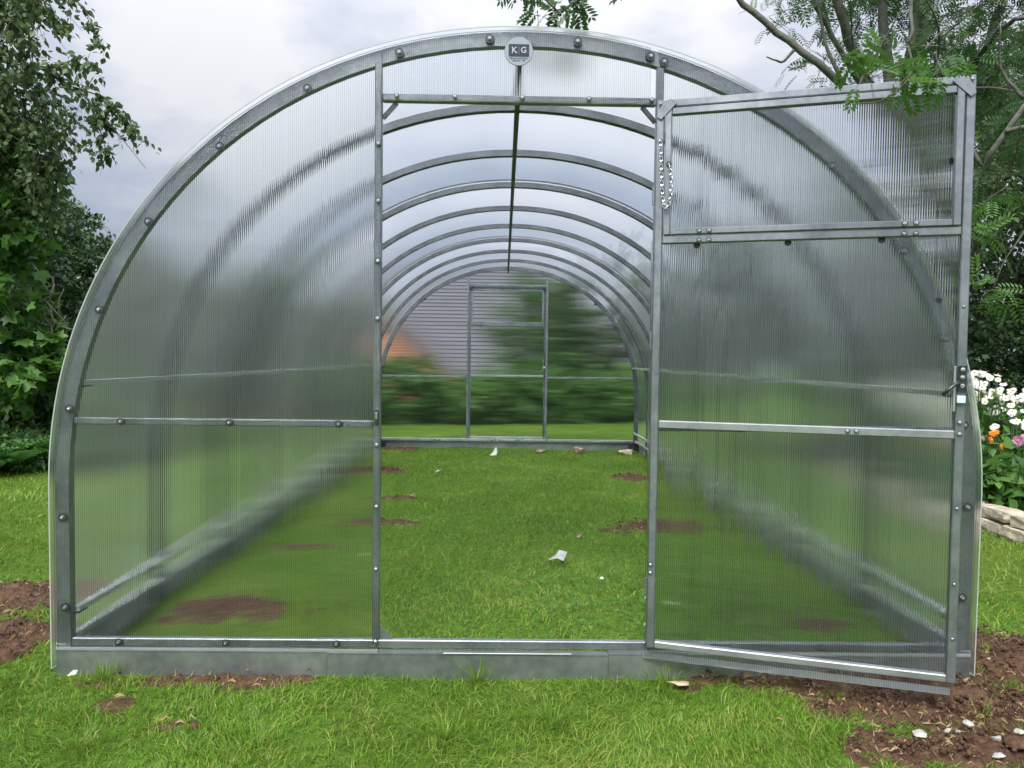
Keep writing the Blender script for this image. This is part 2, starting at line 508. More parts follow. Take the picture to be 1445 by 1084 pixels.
def make_ground():
    gx = np.unique(np.concatenate([np.arange(-6, 6.01, .08), np.linspace(-20, 20, 81), np.sign(np.linspace(-1, 1, 61)) * (np.abs(np.linspace(-1, 1, 61)) ** 2.5) * 500]))
    gy = np.unique(np.concatenate([np.arange(-3.2, 9.01, .08), np.linspace(-20, 30, 101), np.sign(np.linspace(-1, 1, 61)) * (np.abs(np.linspace(-1, 1, 61)) ** 2.5) * 500]))
    XX, YY = np.meshgrid(gx, gy)
    Z = ground_z(XX, YY)
    V = np.stack([XX, YY, Z], -1).reshape(-1, 3)
    nx, ny = len(gx), len(gy)
    i = np.arange(nx - 1)[None] + (np.arange(ny - 1) * nx)[:, None]
    F = np.stack([i, i + 1, i + nx + 1, i + nx], -1).reshape(-1, 4)
    o = link("ground", np_mesh("ground", V, F), ground_m, smooth=True)
    tag(o, "lawn ground under and around the greenhouse", None, None, 'structure')
make_ground()

# bare earth: (x, y, half length, half width, turn, height, label)
SOIL = [
    (-1.86, .22, .20, .26, .1, .05, "heaped brown soil on the lawn left of the greenhouse's front corner"),
    (-2.15, .72, .30, .20, .2, .03, "thin scattered soil on the lawn farther left of the greenhouse"),
    (-.98, -.05, .34, .05, .02, .012, "strip of loose soil along the foot of the left front base plate"),
    (-1.20, -.215, .055, .035, .2, .006, "small crumb of reddish soil in the grass near the front left"),
    (-.98, -.335, .08, .03, .2, .004, "small bare soil spot in the grass in the front left foreground"),
    (.95, 2.14, .36, .13, .03, .045, "dark red-brown soil heap in the middle of the greenhouse floor at right"),
    (1.08, 4.1, .24, .17, .0, .02, "flat pale-brown soil patch toward the back right of the greenhouse floor"),
    (-1.22, 4.3, .32, .15, .0, .04, "dark soil patch toward the back left of the greenhouse floor"),
    (-.86, 3.05, .15, .06, .0, .012, "thin soil scrape halfway back at left on the greenhouse floor"),
    (-.86, 2.2, .22, .08, .1, .02, "soil scrape at left on the greenhouse floor nearer the doorway"),
    (-1.15, .60, .26, .13, .1, .03, "dark soil patch behind the lower left front sheet"),
    (-1.15, 1.6, .16, .07, .1, .01, "soil patch behind the left front sheet farther in"),
    (1.25, .50, .12, .06, .0, .01, "soil patch inside the greenhouse behind the open door"),
    (1.32, -.12, .62, .22, -.22, .035, "wide red-brown churned soil below the open door at front right"),
    (1.30, -.42, .32, .13, .0, .035, "churned soil with pale stones in the bottom right foreground"),
    (1.85, .10, .36, .30, .0, .04, "churned soil outside the right front corner of the greenhouse"),
    (-1.20, 5.80, .22, .12, .0, .03, "dark soil in the far left corner of the greenhouse floor"),
]
def soil_mask(x, y):
    """1 = bare earth"""
    m = np.zeros(np.shape(x))
    for i, (cx, cy_, a, b, t, h, lab) in enumerate(SOIL):
        dx, dy = x - cx, y - cy_
        u = (dx * math.cos(t) + dy * math.sin(t)) / a; v = (-dx * math.sin(t) + dy * math.cos(t)) / b
        r = np.sqrt(u * u + v * v)
        edge = 1 + .45 * hnoise(x * 9 + i * 7, y * 9, 5) + .45 * hnoise(x * 26, y * 26, 6)
        m = np.maximum(m, np.clip((edge - r) / .22, 0, 1))
    return m

for i, (cx, cy_, a, b, t, h, lab) in enumerate(SOIL):
    st = max(.007, min(a, b) / 26)
    gx = np.arange(-1.5 * a, 1.5 * a, st); gy = np.arange(-1.5 * b, 1.5 * b, st)
    U, Vv = np.meshgrid(gx, gy)
    X = cx + U * math.cos(t) - Vv * math.sin(t); Y = cy_ + U * math.sin(t) + Vv * math.cos(t)
    r = np.sqrt((U / a) ** 2 + (Vv / b) ** 2)
    edge = 1.05 + .35 * hnoise(X * 9 + i * 7, Y * 9, 5) + .2 * hnoise(X * 26, Y * 26, 6)
    d = np.clip((edge - r), -.3, 1)
    lump = .5 + .5 * hnoise(X * 14, Y * 14, 9)
    fine = np.abs(hnoise(X * 34, Y * 34, 10)) * .9 + hnoise(X * 75, Y * 75, 11) * .4 - .35
    Z = ground_z(X, Y) + d * h * (.35 + .9 * lump) + fine * .015 * np.clip(d * 3, 0, 1) + .003
    Z = np.where(d < 0, ground_z(X, Y) - .012, Z)
    V = np.stack([X - cx, Y - cy_, Z], -1).reshape(-1, 3)
    nx, ny = len(gx), len(gy)
    ii = np.arange(nx - 1)[None] + (np.arange(ny - 1) * nx)[:, None]
    F = np.stack([ii, ii + 1, ii + nx + 1, ii + nx], -1).reshape(-1, 4)
    keep = (d.reshape(-1)[F] > -.2).any(1)
    o = link("soil_patch", np_mesh("soil_patch", V, F[keep]), soil_m)
    o.location = (cx, cy_, 0)
    tag(o, lab, None, None, 'stuff')

# ------------------------------------------------------------------ grass
def in_base(x, y): return (np.abs(x) < 1.5) & (y > 0) & (y < 6)

def make_blades(n, x0, x1, y0, y1, h0, h1, wd, seed):
    r = np.random.default_rng(seed)
    x = r.uniform(x0, x1, n); y = r.uniform(y0, y1, n)
    # tufting
    dens = .62 + .38 * hnoise(x * 7, y * 7, 21) + .2 * hnoise(x * 19, y * 19, 22)
    k = r.random(n) < np.clip(dens, .12, 1)
    k &= r.random(n) > soil_mask(x, y) * np.where(x > .6, .90, np.where(y < .0, .72, .84))
    k &= ~((np.abs(y + .005) < .022) & (np.abs(x) < 1.55))            # not through the base plates
    k &= ~((np.abs(np.abs(x) - 1.5) < .022) & (y > -.05) & (y < 6.1))
    x, y = x[k], y[k]; n = len(x)
    patch = hnoise(x * .9 + 4, y * .9, 31) * .6 + hnoise(x * 3.1, y * 3.1, 32) * .4
    hgt = r.uniform(h0, h1, n) * (1 + .35 * hnoise(x * 5, y * 5, 33)) * (1 - .3 * np.clip(soil_mask(x, y), 0, 1))
    ang = r.uniform(0, 2 * np.pi, n)
    lean = np.clip(np.abs(r.normal(.85, .45, n)), 0, 1.7)
    # turf leans over in drifts
    da = hnoise(x * 2.3, y * 2.3, 34) * 3.0
    ang = np.where(r.random(n) < .45, da + r.normal(0, .6, n), ang)
    dx, dy = np.cos(ang), np.sin(ang)
    fa = r.uniform(0, 2 * np.pi, n)
    wx, wy = np.cos(fa), np.sin(fa)
    w_ = wd * r.uniform(.6, 1.35, n)
    z = ground_z(x, y)
    V = np.zeros((n, 5, 3))
    for j, (t, ww) in enumerate(((0, .8), (0, -.8), (.55, .9), (.55, -.9), (1, 0))):
        px_ = x + dx * hgt * lean * t * t + wx * w_ * ww * .5
        py_ = y + dy * hgt * lean * t * t + wy * w_ * ww * .5
        pz = z - .004 + hgt * (t - .34 * lean * t * t)
        V[:, j] = np.stack([px_, py_, pz], -1)
    tv = V.reshape(-1, 3)
    tf = (np.array([(0, 1, 3), (0, 3, 2), (2, 3, 4)])[None] + (np.arange(n) * 5)[:, None, None]).reshape(-1, 3)
    dry = r.random(n) < (.09 + .16 * np.clip(patch, 0, 1))
    tint = np.clip(np.where(y < 0, .40, .46) + .34 * patch + r.normal(0, .17, n), .03, .80)
    dry |= r.random(n) < 1.3 * np.clip(hnoise(x * 6 + 3, y * 6, 41) * .7 + hnoise(x * 17, y * 17, 42) * .5 - .42, 0, .6)
    tint = np.where(dry, r.uniform(.72, 1.0, n), tint)
    return tv, tf, np.repeat(tint, 5)

GR = [
    (105000, -2.0, 2.0, -.95, -.02, .016, .044, .0028, 1),
    (46000, -1.55, 1.55, .0, 1.6, .020, .042, .0032, 2),
    (62000, -1.55, 1.55, 1.6, 3.7, .020, .040, .0042, 3),
    (44000, -1.55, 1.55, 3.7, 6.05, .020, .038, .0055, 4),
    (42000, -3.4, -1.5, -.4, 2.2, .022, .05, .0042, 5),
    (42000, -5.6, -1.5, 2.2, 5.6, .025, .055, .0065, 6),
    (26000, 1.5, 3.05, -.4, 2.2, .022, .05, .0042, 7),
    (16000, 1.5, 4.3, 2.2, 7.0, .025, .055, .007, 8),
    (26000, -5.0, 5.0, 6.0, 10.0, .03, .06, .010, 9),
    (16000, -6.2, -1.5, 5.4, 10.5, .03, .06, .010, 10),
]
parts = [make_blades(*g) for g in GR]
o = mesh_of("lawn_grass", parts, grass_m)
tag(o, "short green lawn grass, patchy and lightly tufted", "grass", None, 'stuff')

# longer tufts along the base plate and standing stalks
def tuft(x, y, n, h, wd, spread, seed, lab, pale=.5):
    r = np.random.default_rng(seed)
    a = r.uniform(0, 2 * np.pi, n); rad = np.abs(r.normal(0, spread * .4, n))
    bx, by = x + np.cos(a) * rad, y + np.sin(a) * rad
    hg = h * r.uniform(.55, 1.1, n); ln = r.uniform(.15, 1.0, n)
    V = np.zeros((n, 7, 3)); fa = a + np.pi / 2
    for j, (t, ww) in enumerate(((0, .8), (0, -.8), (.4, .8), (.4, -.8), (.75, .5), (.75, -.5), (1, 0))):
        V[:, j, 0] = bx + np.cos(a) * hg * ln * t * t + np.cos(fa) * wd * ww * .5
        V[:, j, 1] = by + np.sin(a) * hg * ln * t * t + np.sin(fa) * wd * ww * .5
        V[:, j, 2] = ground_z(bx, by) - .005 + hg * (t - .3 * ln * t * t)
    tf = (np.array([(0, 1, 3), (0, 3, 2), (2, 3, 5), (2, 5, 4), (4, 5, 6)])[None] + (np.arange(n) * 7)[:, None, None]).reshape(-1, 3)
    tn = np.repeat(np.clip(pale + r.normal(0, .12, n), 0, 1), 7)
    V[:, :, 0] -= x; V[:, :, 1] -= y
    o = mesh_of("grass_tuft", [(V.reshape(-1, 3), tf, tn)], grass_m)
    o.location = (x, y, 0)
    return tag(o, lab, "grass", None, 'stuff')
tuft(-1.32, -.05, 60, .085, .0035, .10, 41, "longer grass tuft against the front left base corner")
tuft(-.13, -.045, 45, .105, .0035, .07, 42, "tall green grass tuft below the open doorway at the base plate")
tuft(.10, -.33, 130, .075, .0030, .13, 43, "blue-green fine grass tuft in the centre foreground", .3)
tuft(.48, -.05, 45, .085, .0035, .10, 44, "grass tuft at the base plate beside the right door post")
tuft(.78, -.42, 26, .14, .0032, .12, 45, "long pale grass stalks in the right foreground", .75)
tuft(1.36, -.27, 14, .09, .0035, .04, 46, "single small grass tuft growing out of the soil at right", .6)
tuft(-.20, -.40, 110, .07, .003, .16, 47, "dense grass clump left of centre in the foreground", .5)
tuft(-.70, -.43, 110, .07, .003, .18, 48, "dense grass clump in the front left foreground", .45)
tuft(-1.16, -.46, 100, .075, .003, .16, 49, "bluish grass clump in the bottom left corner", .3)

# ------------------------------------------------------------------ greenhouse
L = 6.0
NRIB = 10
def prof(t, inset=0.0):
    """outer arch line, t 0..1 from left foot over the top to right foot"""
    a, b, z0, n = 1.507 - inset, 1.483 - inset, .60, 2.06
    leg = .6; arc = 2.35; tot = 2 * leg + 2 * arc
    s = t * tot
    if s < leg: return (-a + .003 * (1 - s / leg), s)
    if s > tot - leg: return (a - .003 * (1 - (tot - s) / leg), tot - s)
    ph = math.pi * (1 - (s - leg) / (2 * arc))
    c, sn = math.cos(ph), math.sin(ph)
    return (math.copysign(abs(c) ** (2 / n), c) * a, z0 + (abs(sn) ** (2 / n)) * b)
NSEG = 72
def arc_ts(n=NSEG): return [i / n for i in range(n + 1)]

gh = empty("greenhouse", (0, 0, 0), "arched polycarbonate tunnel greenhouse with galvanised steel frame and open front door", "greenhouse")
bx0, bx1 = -.475, .449     # outer faces of the two door posts
PW = .023

def arch_mesh(name, y0, y1, out_in, thick):
    """a bent rectangular tube following the arch: depth y0..y1, radial from inset out_in to out_in+thick"""
    b = MB(); vs = []
    for t in arc_ts():
        xo, zo = prof(t, out_in); xi, zi = prof(t, out_in + thick)
        vs += [(xo, y0, zo), (xo, y1, zo), (xi, y1, zi), (xi, y0, zi)]
    fs = [(0, 1, 2, 3)]
    for i in range(NSEG):
        a = 4 * i
        for k in range(4):
            k2 = (k + 1) % 4
            fs.append((a + k, a + 4 + k, a + 4 + k2, a + k2))
    e = 4 * NSEG
    fs.append((e + 3, e + 2, e + 1, e))
    b.add(vs, fs)
    return b

# ribs
rib_mesh = None
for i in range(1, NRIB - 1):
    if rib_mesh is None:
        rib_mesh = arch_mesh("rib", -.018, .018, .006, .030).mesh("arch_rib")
        rib_mesh.materials.append(galv_rib_shade)
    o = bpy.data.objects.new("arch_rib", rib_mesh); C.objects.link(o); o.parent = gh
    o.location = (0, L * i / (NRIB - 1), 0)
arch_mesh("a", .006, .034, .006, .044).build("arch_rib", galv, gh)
arch_mesh("a", L - .034, L - .006, .006, .044).build("arch_rib", galv_rib_shade, gh)

# long bars
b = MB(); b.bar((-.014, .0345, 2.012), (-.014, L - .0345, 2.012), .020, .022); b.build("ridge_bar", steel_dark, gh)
for z in (.937, .192):
    for sx in (-1, 1):
        x = sx * (1.452 if z < .5 else 1.432)
        b = MB(); b.bar((x, .03, z), (x, L - .03, z), .022, .018)
        b.build("side_rail", zinc_pale, gh)
        for i in range(0, NRIB):
            y = L * i / (NRIB - 1); y = min(max(y, .05), L - .05)
            bb = MB(); bb.box(x - .014, x + .014, y - .024, y + .024, z - .011, z - .0065); bb.build("bracket", steel_dark, gh)

# base: plates standing on edge with a folded lip
def base_plate(x0, y0, x1, y1, nrm, h=.068):
    b = MB(); p = Vector((x0, y0, 0)); q = Vector((x1, y1, 0)); n = Vector(nrm)
    b.bar(p + Vector((0, 0, h / 2 - .03)), q + Vector((0, 0, h / 2 - .03)), .003, h + .06)
    b.bar(p + Vector((0, 0, h + .0015)) - n * .014, q + Vector((0, 0, h + .0015)) - n * .014, .034, .003)
    return b.build("base_plate", galv_dull if abs(n.y) > .5 else zinc_pale, gh)
base_plate(-1.497, -.002, -.62, -.002, (0, -1, 0))
base_plate(-.618, -.006, .30, -.006, (0, -1, 0), .066)
base_plate(.302, -.002, 1.497, -.002, (0, -1, 0))
for (a, b_) in ((-1.497, -.5), (-.498, .35), (.352, 1.497)):
    base_plate(a, L + .002, b_, L + .002, (0, 1, 0), .078)
for sx in (-1, 1):
    for k in range(3):
        base_plate(sx * 1.500, .004 + 2 * k, sx * 1.500, 1.998 + 2 * k, (sx, 0, 0), .085)
        b = MB(); b.box(min(sx * 1.462, sx * 1.482), max(sx * 1.462, sx * 1.482), .05 + 2 * k, 1.99 + 2 * k if k < 2 else 5.95, .088, .108, .002)
        b.build("foot_rail", zinc_pale, gh)
# corner joining pieces
for sx in (-1, 1):
    for y in (.06, L - .12):
        b = MB(); b.box(sx * 1.47 - .02, sx * 1.47 + .02, y, y + .05, .0, .085, .003)
        b.box(sx * 1.47 - .02 - sx * .06, sx * 1.47 + .02 - sx * .06, y + (.02 if y > 1 else 0), y + (.05 if y > 1 else .03), .0, .085, .003)
        b.build("corner_joint", steel_dark if y > 1 else galv, gh)

# bolts: rubber-backed washer, domed head, stud
def bolt_mesh(r=.0148, n=(0, -1, 0)):
    n = Vector(n); b = MB()
    b.disc((0, 0, 0), n, r, r * .97, .0025, 16, 0)
    b.disc(n * .0026, n, r * .62, r * .50, .0022, 16, 1)
    b.disc(n * .0049, n, r * .34, r * .30, .004, 6, 2)
    b.disc(n * .0090, n, r * .17, r * .12, .003, 6, 2)
    me = b.mesh("bolt")
    for m in (steel_dark, steel_mid, screw_mat): me.materials.append(m)
    return me
def screw_mesh(r=.0075, n=(0, -1, 0)):
    n = Vector(n); b = MB()
    b.disc((0, 0, 0), n, r, r * .92, .0022, 12, 0)
    b.disc(n * .0022, n, r * .8, r * .35, .0035, 12, 1)
    me = b.mesh("screw")
    for m in (steel_dark, screw_mat): me.materials.append(m)
    return me
BOLT, SCREW = bolt_mesh(), screw_mesh()
BOLT_B, SCREW_B = bolt_mesh(n=(0, 1, 0)), screw_mesh(n=(0, 1, 0))
def put(me, name, loc, parent, s=1.0, rot=0.0):
    o = bpy.data.objects.new(name, me); C.objects.link(o); o.parent = parent
    o.location = loc; o.scale = (s, s, s); o.rotation_euler = (0, rot, 0)
    return o

def clip_sheet(x0, x1, zlo, y0, y1, name, mats, inset=.004, n=40):
    """gable sheet: arch on top between x0 and x1, flat bottom at zlo"""
    top = []
    pts = [prof(t, inset) for t in arc_ts(240)]
    xs = np.array([p[0] for p in pts]); zs = np.array([p[1] for p in pts])
    lo_pts = [(x, z) for x, z in pts if x0 <= x <= x1 and z > zlo + .002]
    out = [(x0 if x0 > -1.49 else prof(0, inset)[0], zlo)]
    zi = lambda x: float(np.interp(x, xs[20:-20], zs[20:-20]))
    if x0 > -1.45: out.append((x0, zi(x0)))
    out += lo_pts[::2]
    if x1 < 1.45: out.append((x1, zi(x1)))
    out.append((x1 if x1 < 1.49 else prof(1, inset)[0], zlo))
    nn = len(out)
    vs = [(x, y0, z) for x, z in out] + [(x, y1, z) for x, z in out]
    me = bpy.data.meshes.new(name)
    fs = [tuple(range(nn)), tuple(range(nn, 2 * nn))[::-1]]
    fs += [(i, i + nn, (i + 1) % nn + nn, (i + 1) % nn) for i in range(nn)]
    me.from_pydata(vs, [], fs)
    me.polygons.foreach_set('material_index', [0, 1] + [2] * nn)
    me.update()
    import bmesh as _bm
    bm = _bm.new(); bm.from_mesh(me); _bm.ops.recalc_face_normals(bm, faces=bm.faces); bm.to_mesh(me); bm.free()
    return link(name, me, mats, gh)

def gable(y, sg, front):
    """sg = -1: outside is toward -Y"""
    fy0, fy1 = (y + .004, y + .027) if sg < 0 else (y - .027, y - .004)
    def bar_x(x0, x1, z0, z1, name, m=galv):
        b = MB(); b.box(x0, x1, fy0, fy1, z0, z1, .0025); return b.build(name, m, gh)
    # posts run up between the arch and the sill
    for x0, x1 in ((bx0, bx0 + PW), (bx1 - PW, bx1)):
        b = MB(); b.box(x0, x1, fy0 - (.0007 if sg < 0 else -.0), fy1 + (.0 if sg < 0 else .0007), .109, 1.975, .0025)
        b.build("gable_post", galv, gh)
    bar_x(-1.45, 1.45, .081, .108, "gable_sill", galv if front else galv_bright)
    bar_x(bx0 + PW + .001, bx1 - PW - .001, 1.852, 1.876, "door_head")
    bar_x(-1.440, bx0 - .001, .806, .828, "cross_bar")
    bar_x(bx1 + .001, 1.440, .806, .828, "cross_bar")
    # corner braces of the doorway
    for x, z, dx, dz in ((bx0 + PW, 1.851, .045, -.05), (bx1 - PW, 1.851, -.045, -.05), (bx0 + PW, .109, .045, .05)):
        b = MB(); ym = (fy0 + fy1) / 2
        if dz < 0: b.bar((x + dx, ym, z - .001), (x + (.001 if dx > 0 else -.001), ym, z + dz), .014, .008, (0, 1, 0))
        else:
            b.add([(x, ym - .003, z), (x + dx, ym - .003, z), (x, ym - .003, z + dz), (x, ym + .003, z), (x + dx, ym + .003, z), (x, ym + .003, z + dz)],
                  [(0, 1, 2), (5, 4, 3), (0, 3, 4, 1), (1, 4, 5, 2), (2, 5, 3, 0)])
        b.build("corner_brace", galv_dull if dz > 0 else steel_dark, gh)
    sy0, sy1 = (y - .0015, y + .0025) if sg < 0 else (y - .0025, y + .0015)
    mats = [sheet_x, sheet_plain, sheet_edge] if sg < 0 else [sheet_plain, sheet_x, sheet_edge]
    clip_sheet(-1.51, bx0 + PW - .003, .064, sy0, sy1, "gable_sheet", mats)
    clip_sheet(bx0 + PW - .001, .4035, 1.856, sy0, sy1, "gable_sheet", mats)
    clip_sheet(.4055, 1.51, .064 if not front else .066, sy0 + .0045 * (1 if sg < 0 else -1) * 0, sy1, "gable_sheet", mats) if not front else \
        clip_sheet(bx1 - PW + .001, 1.51, .064, sy0, sy1, "gable_sheet", mats)
    by = y - .0022 if sg < 0 else y + .0022
    BM, SM = (BOLT, SCREW) if sg < 0 else (BOLT_B, SCREW_B)
    arch_b = [(-.688, 1.885), (-.965, 1.698), (-1.192, 1.457), (-1.35, 1.175), (-1.447, .856), (-1.473, .504), (-1.467, .21),
              (-.397, 2.002), (-.111, 2.050), (.169, 2.046), (.403, 2.004), (.446, 1.987), (.72, 1.862), (.992, 1.666), (1.228, 1.398),
              (1.372, 1.118), (1.451, .837), (1.472, .567), (1.464, .268)]
    for k, (x, z) in enumerate(arch_b):
        put(BM, "bolt", (x, by, z), gh, 1.0, k * 1.1)
    for x in (-1.284, -.936, -.585, .72, 1.05, 1.30): put(BM, "bolt", (x, by, .817), gh, .85, x * 9)
    for x in (-1.296, -.949, -.589, .65, 1.0, 1.30): put(BM, "bolt", (x, by, .097), gh, .85, x * 7)
    for x in (-.405, -.22, -.005, .208, .41): put(SM, "screw", (x, by, 1.867), gh, 1.15)
    for z in (1.715, 1.534, 1.342, 1.158, .75, .549, .344, .106): put(SM, "screw", (-.462, by, z), gh, 1.15)
    for z in (.379, .353, 1.60, 1.2, .7): put(SM, "screw", (.4385, by - (.0 if sg > 0 else -.003), z), gh, 1.0)
gable(0.0, -1, True)
gable(L, 1, False)

# the lip under the doorway and the latch keeper on the left post
b = MB(); b.box(-.24, .18, -.012, .000, .0685, .0735, .001); b.build("door_sill_lip", galv_light, gh)
b = MB(); b.box(-.468, -.456, -.010, -.002, .815, .865, .002); b.box(-.466, -.458, -.0125, -.0102, .835, .857, .001, 1)
me_k = b.build("latch_keeper", [steel_dark, screw_mat], gh)

strip_mat = poly_mat("frosted_end_strip", 0, (1, 0, 0), bumped=False, milk=.6, fres=.3, line=.12, tint=(.98, .99, 1))
for x0, x1 in ((-1.499, bx0 + PW - .003), (bx1 - PW + .001, 1.499)):
    b = MB(); b.box(x0, x1, -.0034, -.0018, .064, .080); b.build("edge_strip", strip_mat, gh)

# roof sheets bent over the ribs; three sheets lap over each other
def roof_sheet(y0, y1, lift):
    vs = []; fs = []; mi = []
    N = 96; cols = (y0, y1); 
    for t in arc_ts(N):
        for off in (-.004 - lift, 0.0 - lift):
            x, z = prof(t, off)
            for y in cols: vs.append((x, y, z if t not in (0, 1) else .012))
    for i in range(N):
        a = 4 * i; c = a + 4
        fs.append((a, a + 1, c + 1, c)); mi.append(0)                # outer skin
        fs.append((a + 2, c + 2, c + 3, a + 3)); mi.append(1)        # inner skin
        fs.append((a, c, c + 2, a + 2)); mi.append(2)                # front cut edge
        fs.append((a + 1, a + 3, c + 3, c + 1)); mi.append(2)
    fs.append((0, 2, 3, 1)); mi.append(2)
    e = 4 * N
    fs.append((e, e + 1, e + 3, e + 2)); mi.append(2)
    me = bpy.data.meshes.new("roof_sheet"); me.from_pydata(vs, [], fs)
    me.polygons.foreach_set('material_index', mi)
    me.update()
    import bmesh as _bm
    bm = _bm.new(); bm.from_mesh(me); _bm.ops.recalc_face_normals(bm, faces=bm.faces); bm.to_mesh(me); bm.free()
    sm = np.array([m < 2 for m in mi]); me.polygons.foreach_set('use_smooth', sm)
    return link("roof_sheet", me, [sheet_roof, sheet_roof_in, sheet_edge], gh)
roof_sheet(-.014, 2.05, .0005)
roof_sheet(2.0, 4.05, .0055)
roof_sheet(4.0, L + .014, .0005)
# bands over the lapped sheets
for y in (.667 * 3, .667 * 6):
    arch_mesh("band", y - .012, y + .012, -.0125, .0015).build("roof_band", galv, gh)

# ---- door (local frame: X from hinge to free edge, -Y toward the inside face seen here)
def make_door(hx, hy, rz, sheet, chain):
    D = MB()
    T0, T1 = -.012, .012
    D.box(0, .024, T0, T1, .109, 1.852, .0025)
    D.box(.862, .886, T0, T1, .109, 1.852, .0025)
    d = D.build("door", galv, gh)
    d.location = (hx, hy, 0); d.rotation_euler = (0, 0, rz)
    def sub(name, m, *boxes, bev=.0025):
        b = MB()
        for q in boxes: b.box(*q, bev)
        return b.build(name, m, d)
    sub("door_rail", galv, (.0245, .8615, T0, T1, 1.829, 1.8515))
    sub("door_rail", galv, (.0245, .8615, T0, T1, 1.404, 1.427))
    sub("door_rail", galv_light, (.0245, .8615, T0, T1, .820, .844))
    sub("door_rail", galv_light, (.0245, .8615, T0, T1, .1095, .131))
    # the vent: its own frame inside the upper bay
    vf = MB()
    vf.box(.0275, .0475, T0 - .003, T1 - .003, 1.431, 1.825, .002); vf.box(.8385, .8585, T0 - .003, T1 - .003, 1.431, 1.825, .002)
    vf.box(.048, .838, T0 - .003, T1 - .003, 1.431, 1.450, .002); vf.box(.048, .838, T0 - .003, T1 - .003, 1.804, 1.825, .002)
    vf.build("vent_frame", galv, d)
    for s0, sg in ((0.0, 1), (.886, -1)):
        b = MB(); e = .058
        pts = [(s0 + sg * .001, 1.800), (s0 + sg * .014, 1.790), (s0 + sg * (e + .004), 1.838), (s0 + sg * .046, 1.851), (s0 + sg * .02, 1.846)]
        y0, y1 = T0 - .0065, T0 - .0035
        n = len(pts); b.add([(x, y0, z) for x, z in pts] + [(x, y1, z) for x, z in pts],
                            [tuple(range(n)), tuple(range(n, 2 * n))[::-1]] + [(i, (i + 1) % n, (i + 1) % n + n, i + n) for i in range(n)])
        b.build("corner_plate", galv, d)
        put(SCREW, "screw", (s0 + sg * .012, T0 - .0068, 1.838), d, .8)
    for x in (.137, .167, .714, .744):
        put(SCREW, "screw", (x, T0 - .0035, 1.440), d, 1.1); put(SCREW, "screw", (x, T0 - .0005, 1.412), d, 1.1)
    for x in (.578, .603): put(SCREW, "screw", (x, T0 - .0005, .832), d, 1.0)
    for z in (.353, .379): put(SCREW, "screw", (.008, T0 - .0005, z), d, 1.0)
    for z in (.835, .868): put(SCREW, "screw", (.873, T0 - .0005, z), d, 1.0)
    # hinges along the hinge stile
    for z in (.30, 1.10, 1.56):
        b = MB(); b.tube([(-.006, T1 - .004, z - .03), (-.006, T1 - .004, z + .03)], .0055, 10); b.box(-.004, .012, T1 + .0005, T1 + .0025, z - .028, z + .028)
        b.build("hinge", galv, d)
    # sheet on the outer face, hanging below the frame
    def slab(x0, x1, z0, z1, y0, y1, name):
        vs = [(x, y, z) for z in (z0, z1) for y in (y0, y1) for x in (x0, x1)]
        fs = [(0, 1, 5, 4), (2, 6, 7, 3), (0, 2, 3, 1), (4, 5, 7, 6), (0, 4, 6, 2), (1, 3, 7, 5)]
        me = bpy.data.meshes.new(name); me.from_pydata(vs, [], fs)
        me.polygons.foreach_set('material_index', [1, 0, 2, 2, 2, 2]); me.update()
        return link(name, me, [sheet, sheet_plain, sheet_edge], d)
    slab(-.012, .88, .064, 1.416, T1 + .0006, T1 + .0046, "door_sheet")
    slab(.020, .866, 1.4175, 1.842, T1 + .0006, T1 + .0046, "vent_sheet")
    b = MB(); b.box(-.012, .88, T1 + .0048, T1 + .0062, .064, .084); b.build("edge_strip", strip_mat, d)
    # fixings seen from behind: screw tips through the rails
    for z in (1.2, 1.0, .62, .40, .24): put(SCREW, "screw", (.873, T0 - .0005, z), d, .7)
    for x in (.13, .40, .66): put(SCREW_B, "screw", (x, T1 + .005, .827), d, 1.2); put(BOLT_B, "bolt", (x, T1 + .005, .118), d, .8); put(BOLT_B, "bolt", (x, T1 + .005, 1.40), d, .7)
    for x in (.20, .45, .70): put(BOLT_B, "bolt", (x, T1 + .005, 1.835), d, .7)
    put(BOLT_B, "bolt", (.839, T1 + .005, 1.62), d, .7); put(BOLT_B, "bolt", (.816, T1 + .005, 1.22), d, .0001 + .6)
    # latch: dark plate with three screws, lever, tag
    b = MB(); b.box(.8635, .885, T0 - .0075, T0 - .0005, .955, 1.033, .002)
    lp = b.build("latch_plate", steel_dark, d)
    for z in (1.020, .998, .974): put(SCREW, "screw", (.874, T0 - .0078, z), d, 1.05)
    b = MB(); b.tube([(.866, T0 - .012, .988), (.854, T0 - .022, .980), (.838, T0 - .026, .966), (.819, T0 - .026, .948)], [.004, .0045, .005, .0055], 8)
    b.build("lever_handle", steel_dark, d, True)
    b = MB(); b.box(.852, .858, T0 - .008, T0, .90, 1.03, .001); b.build("latch_strip", galv_bright, d)
    b = MB(); b.box(.8615, .8835, T0 - .0105, T0 - .0005, .9245, .9455, .0015); b.build("latch_catch", simple("pale_blue_plastic", (.55, .72, .88), .35, vary=.06), d)
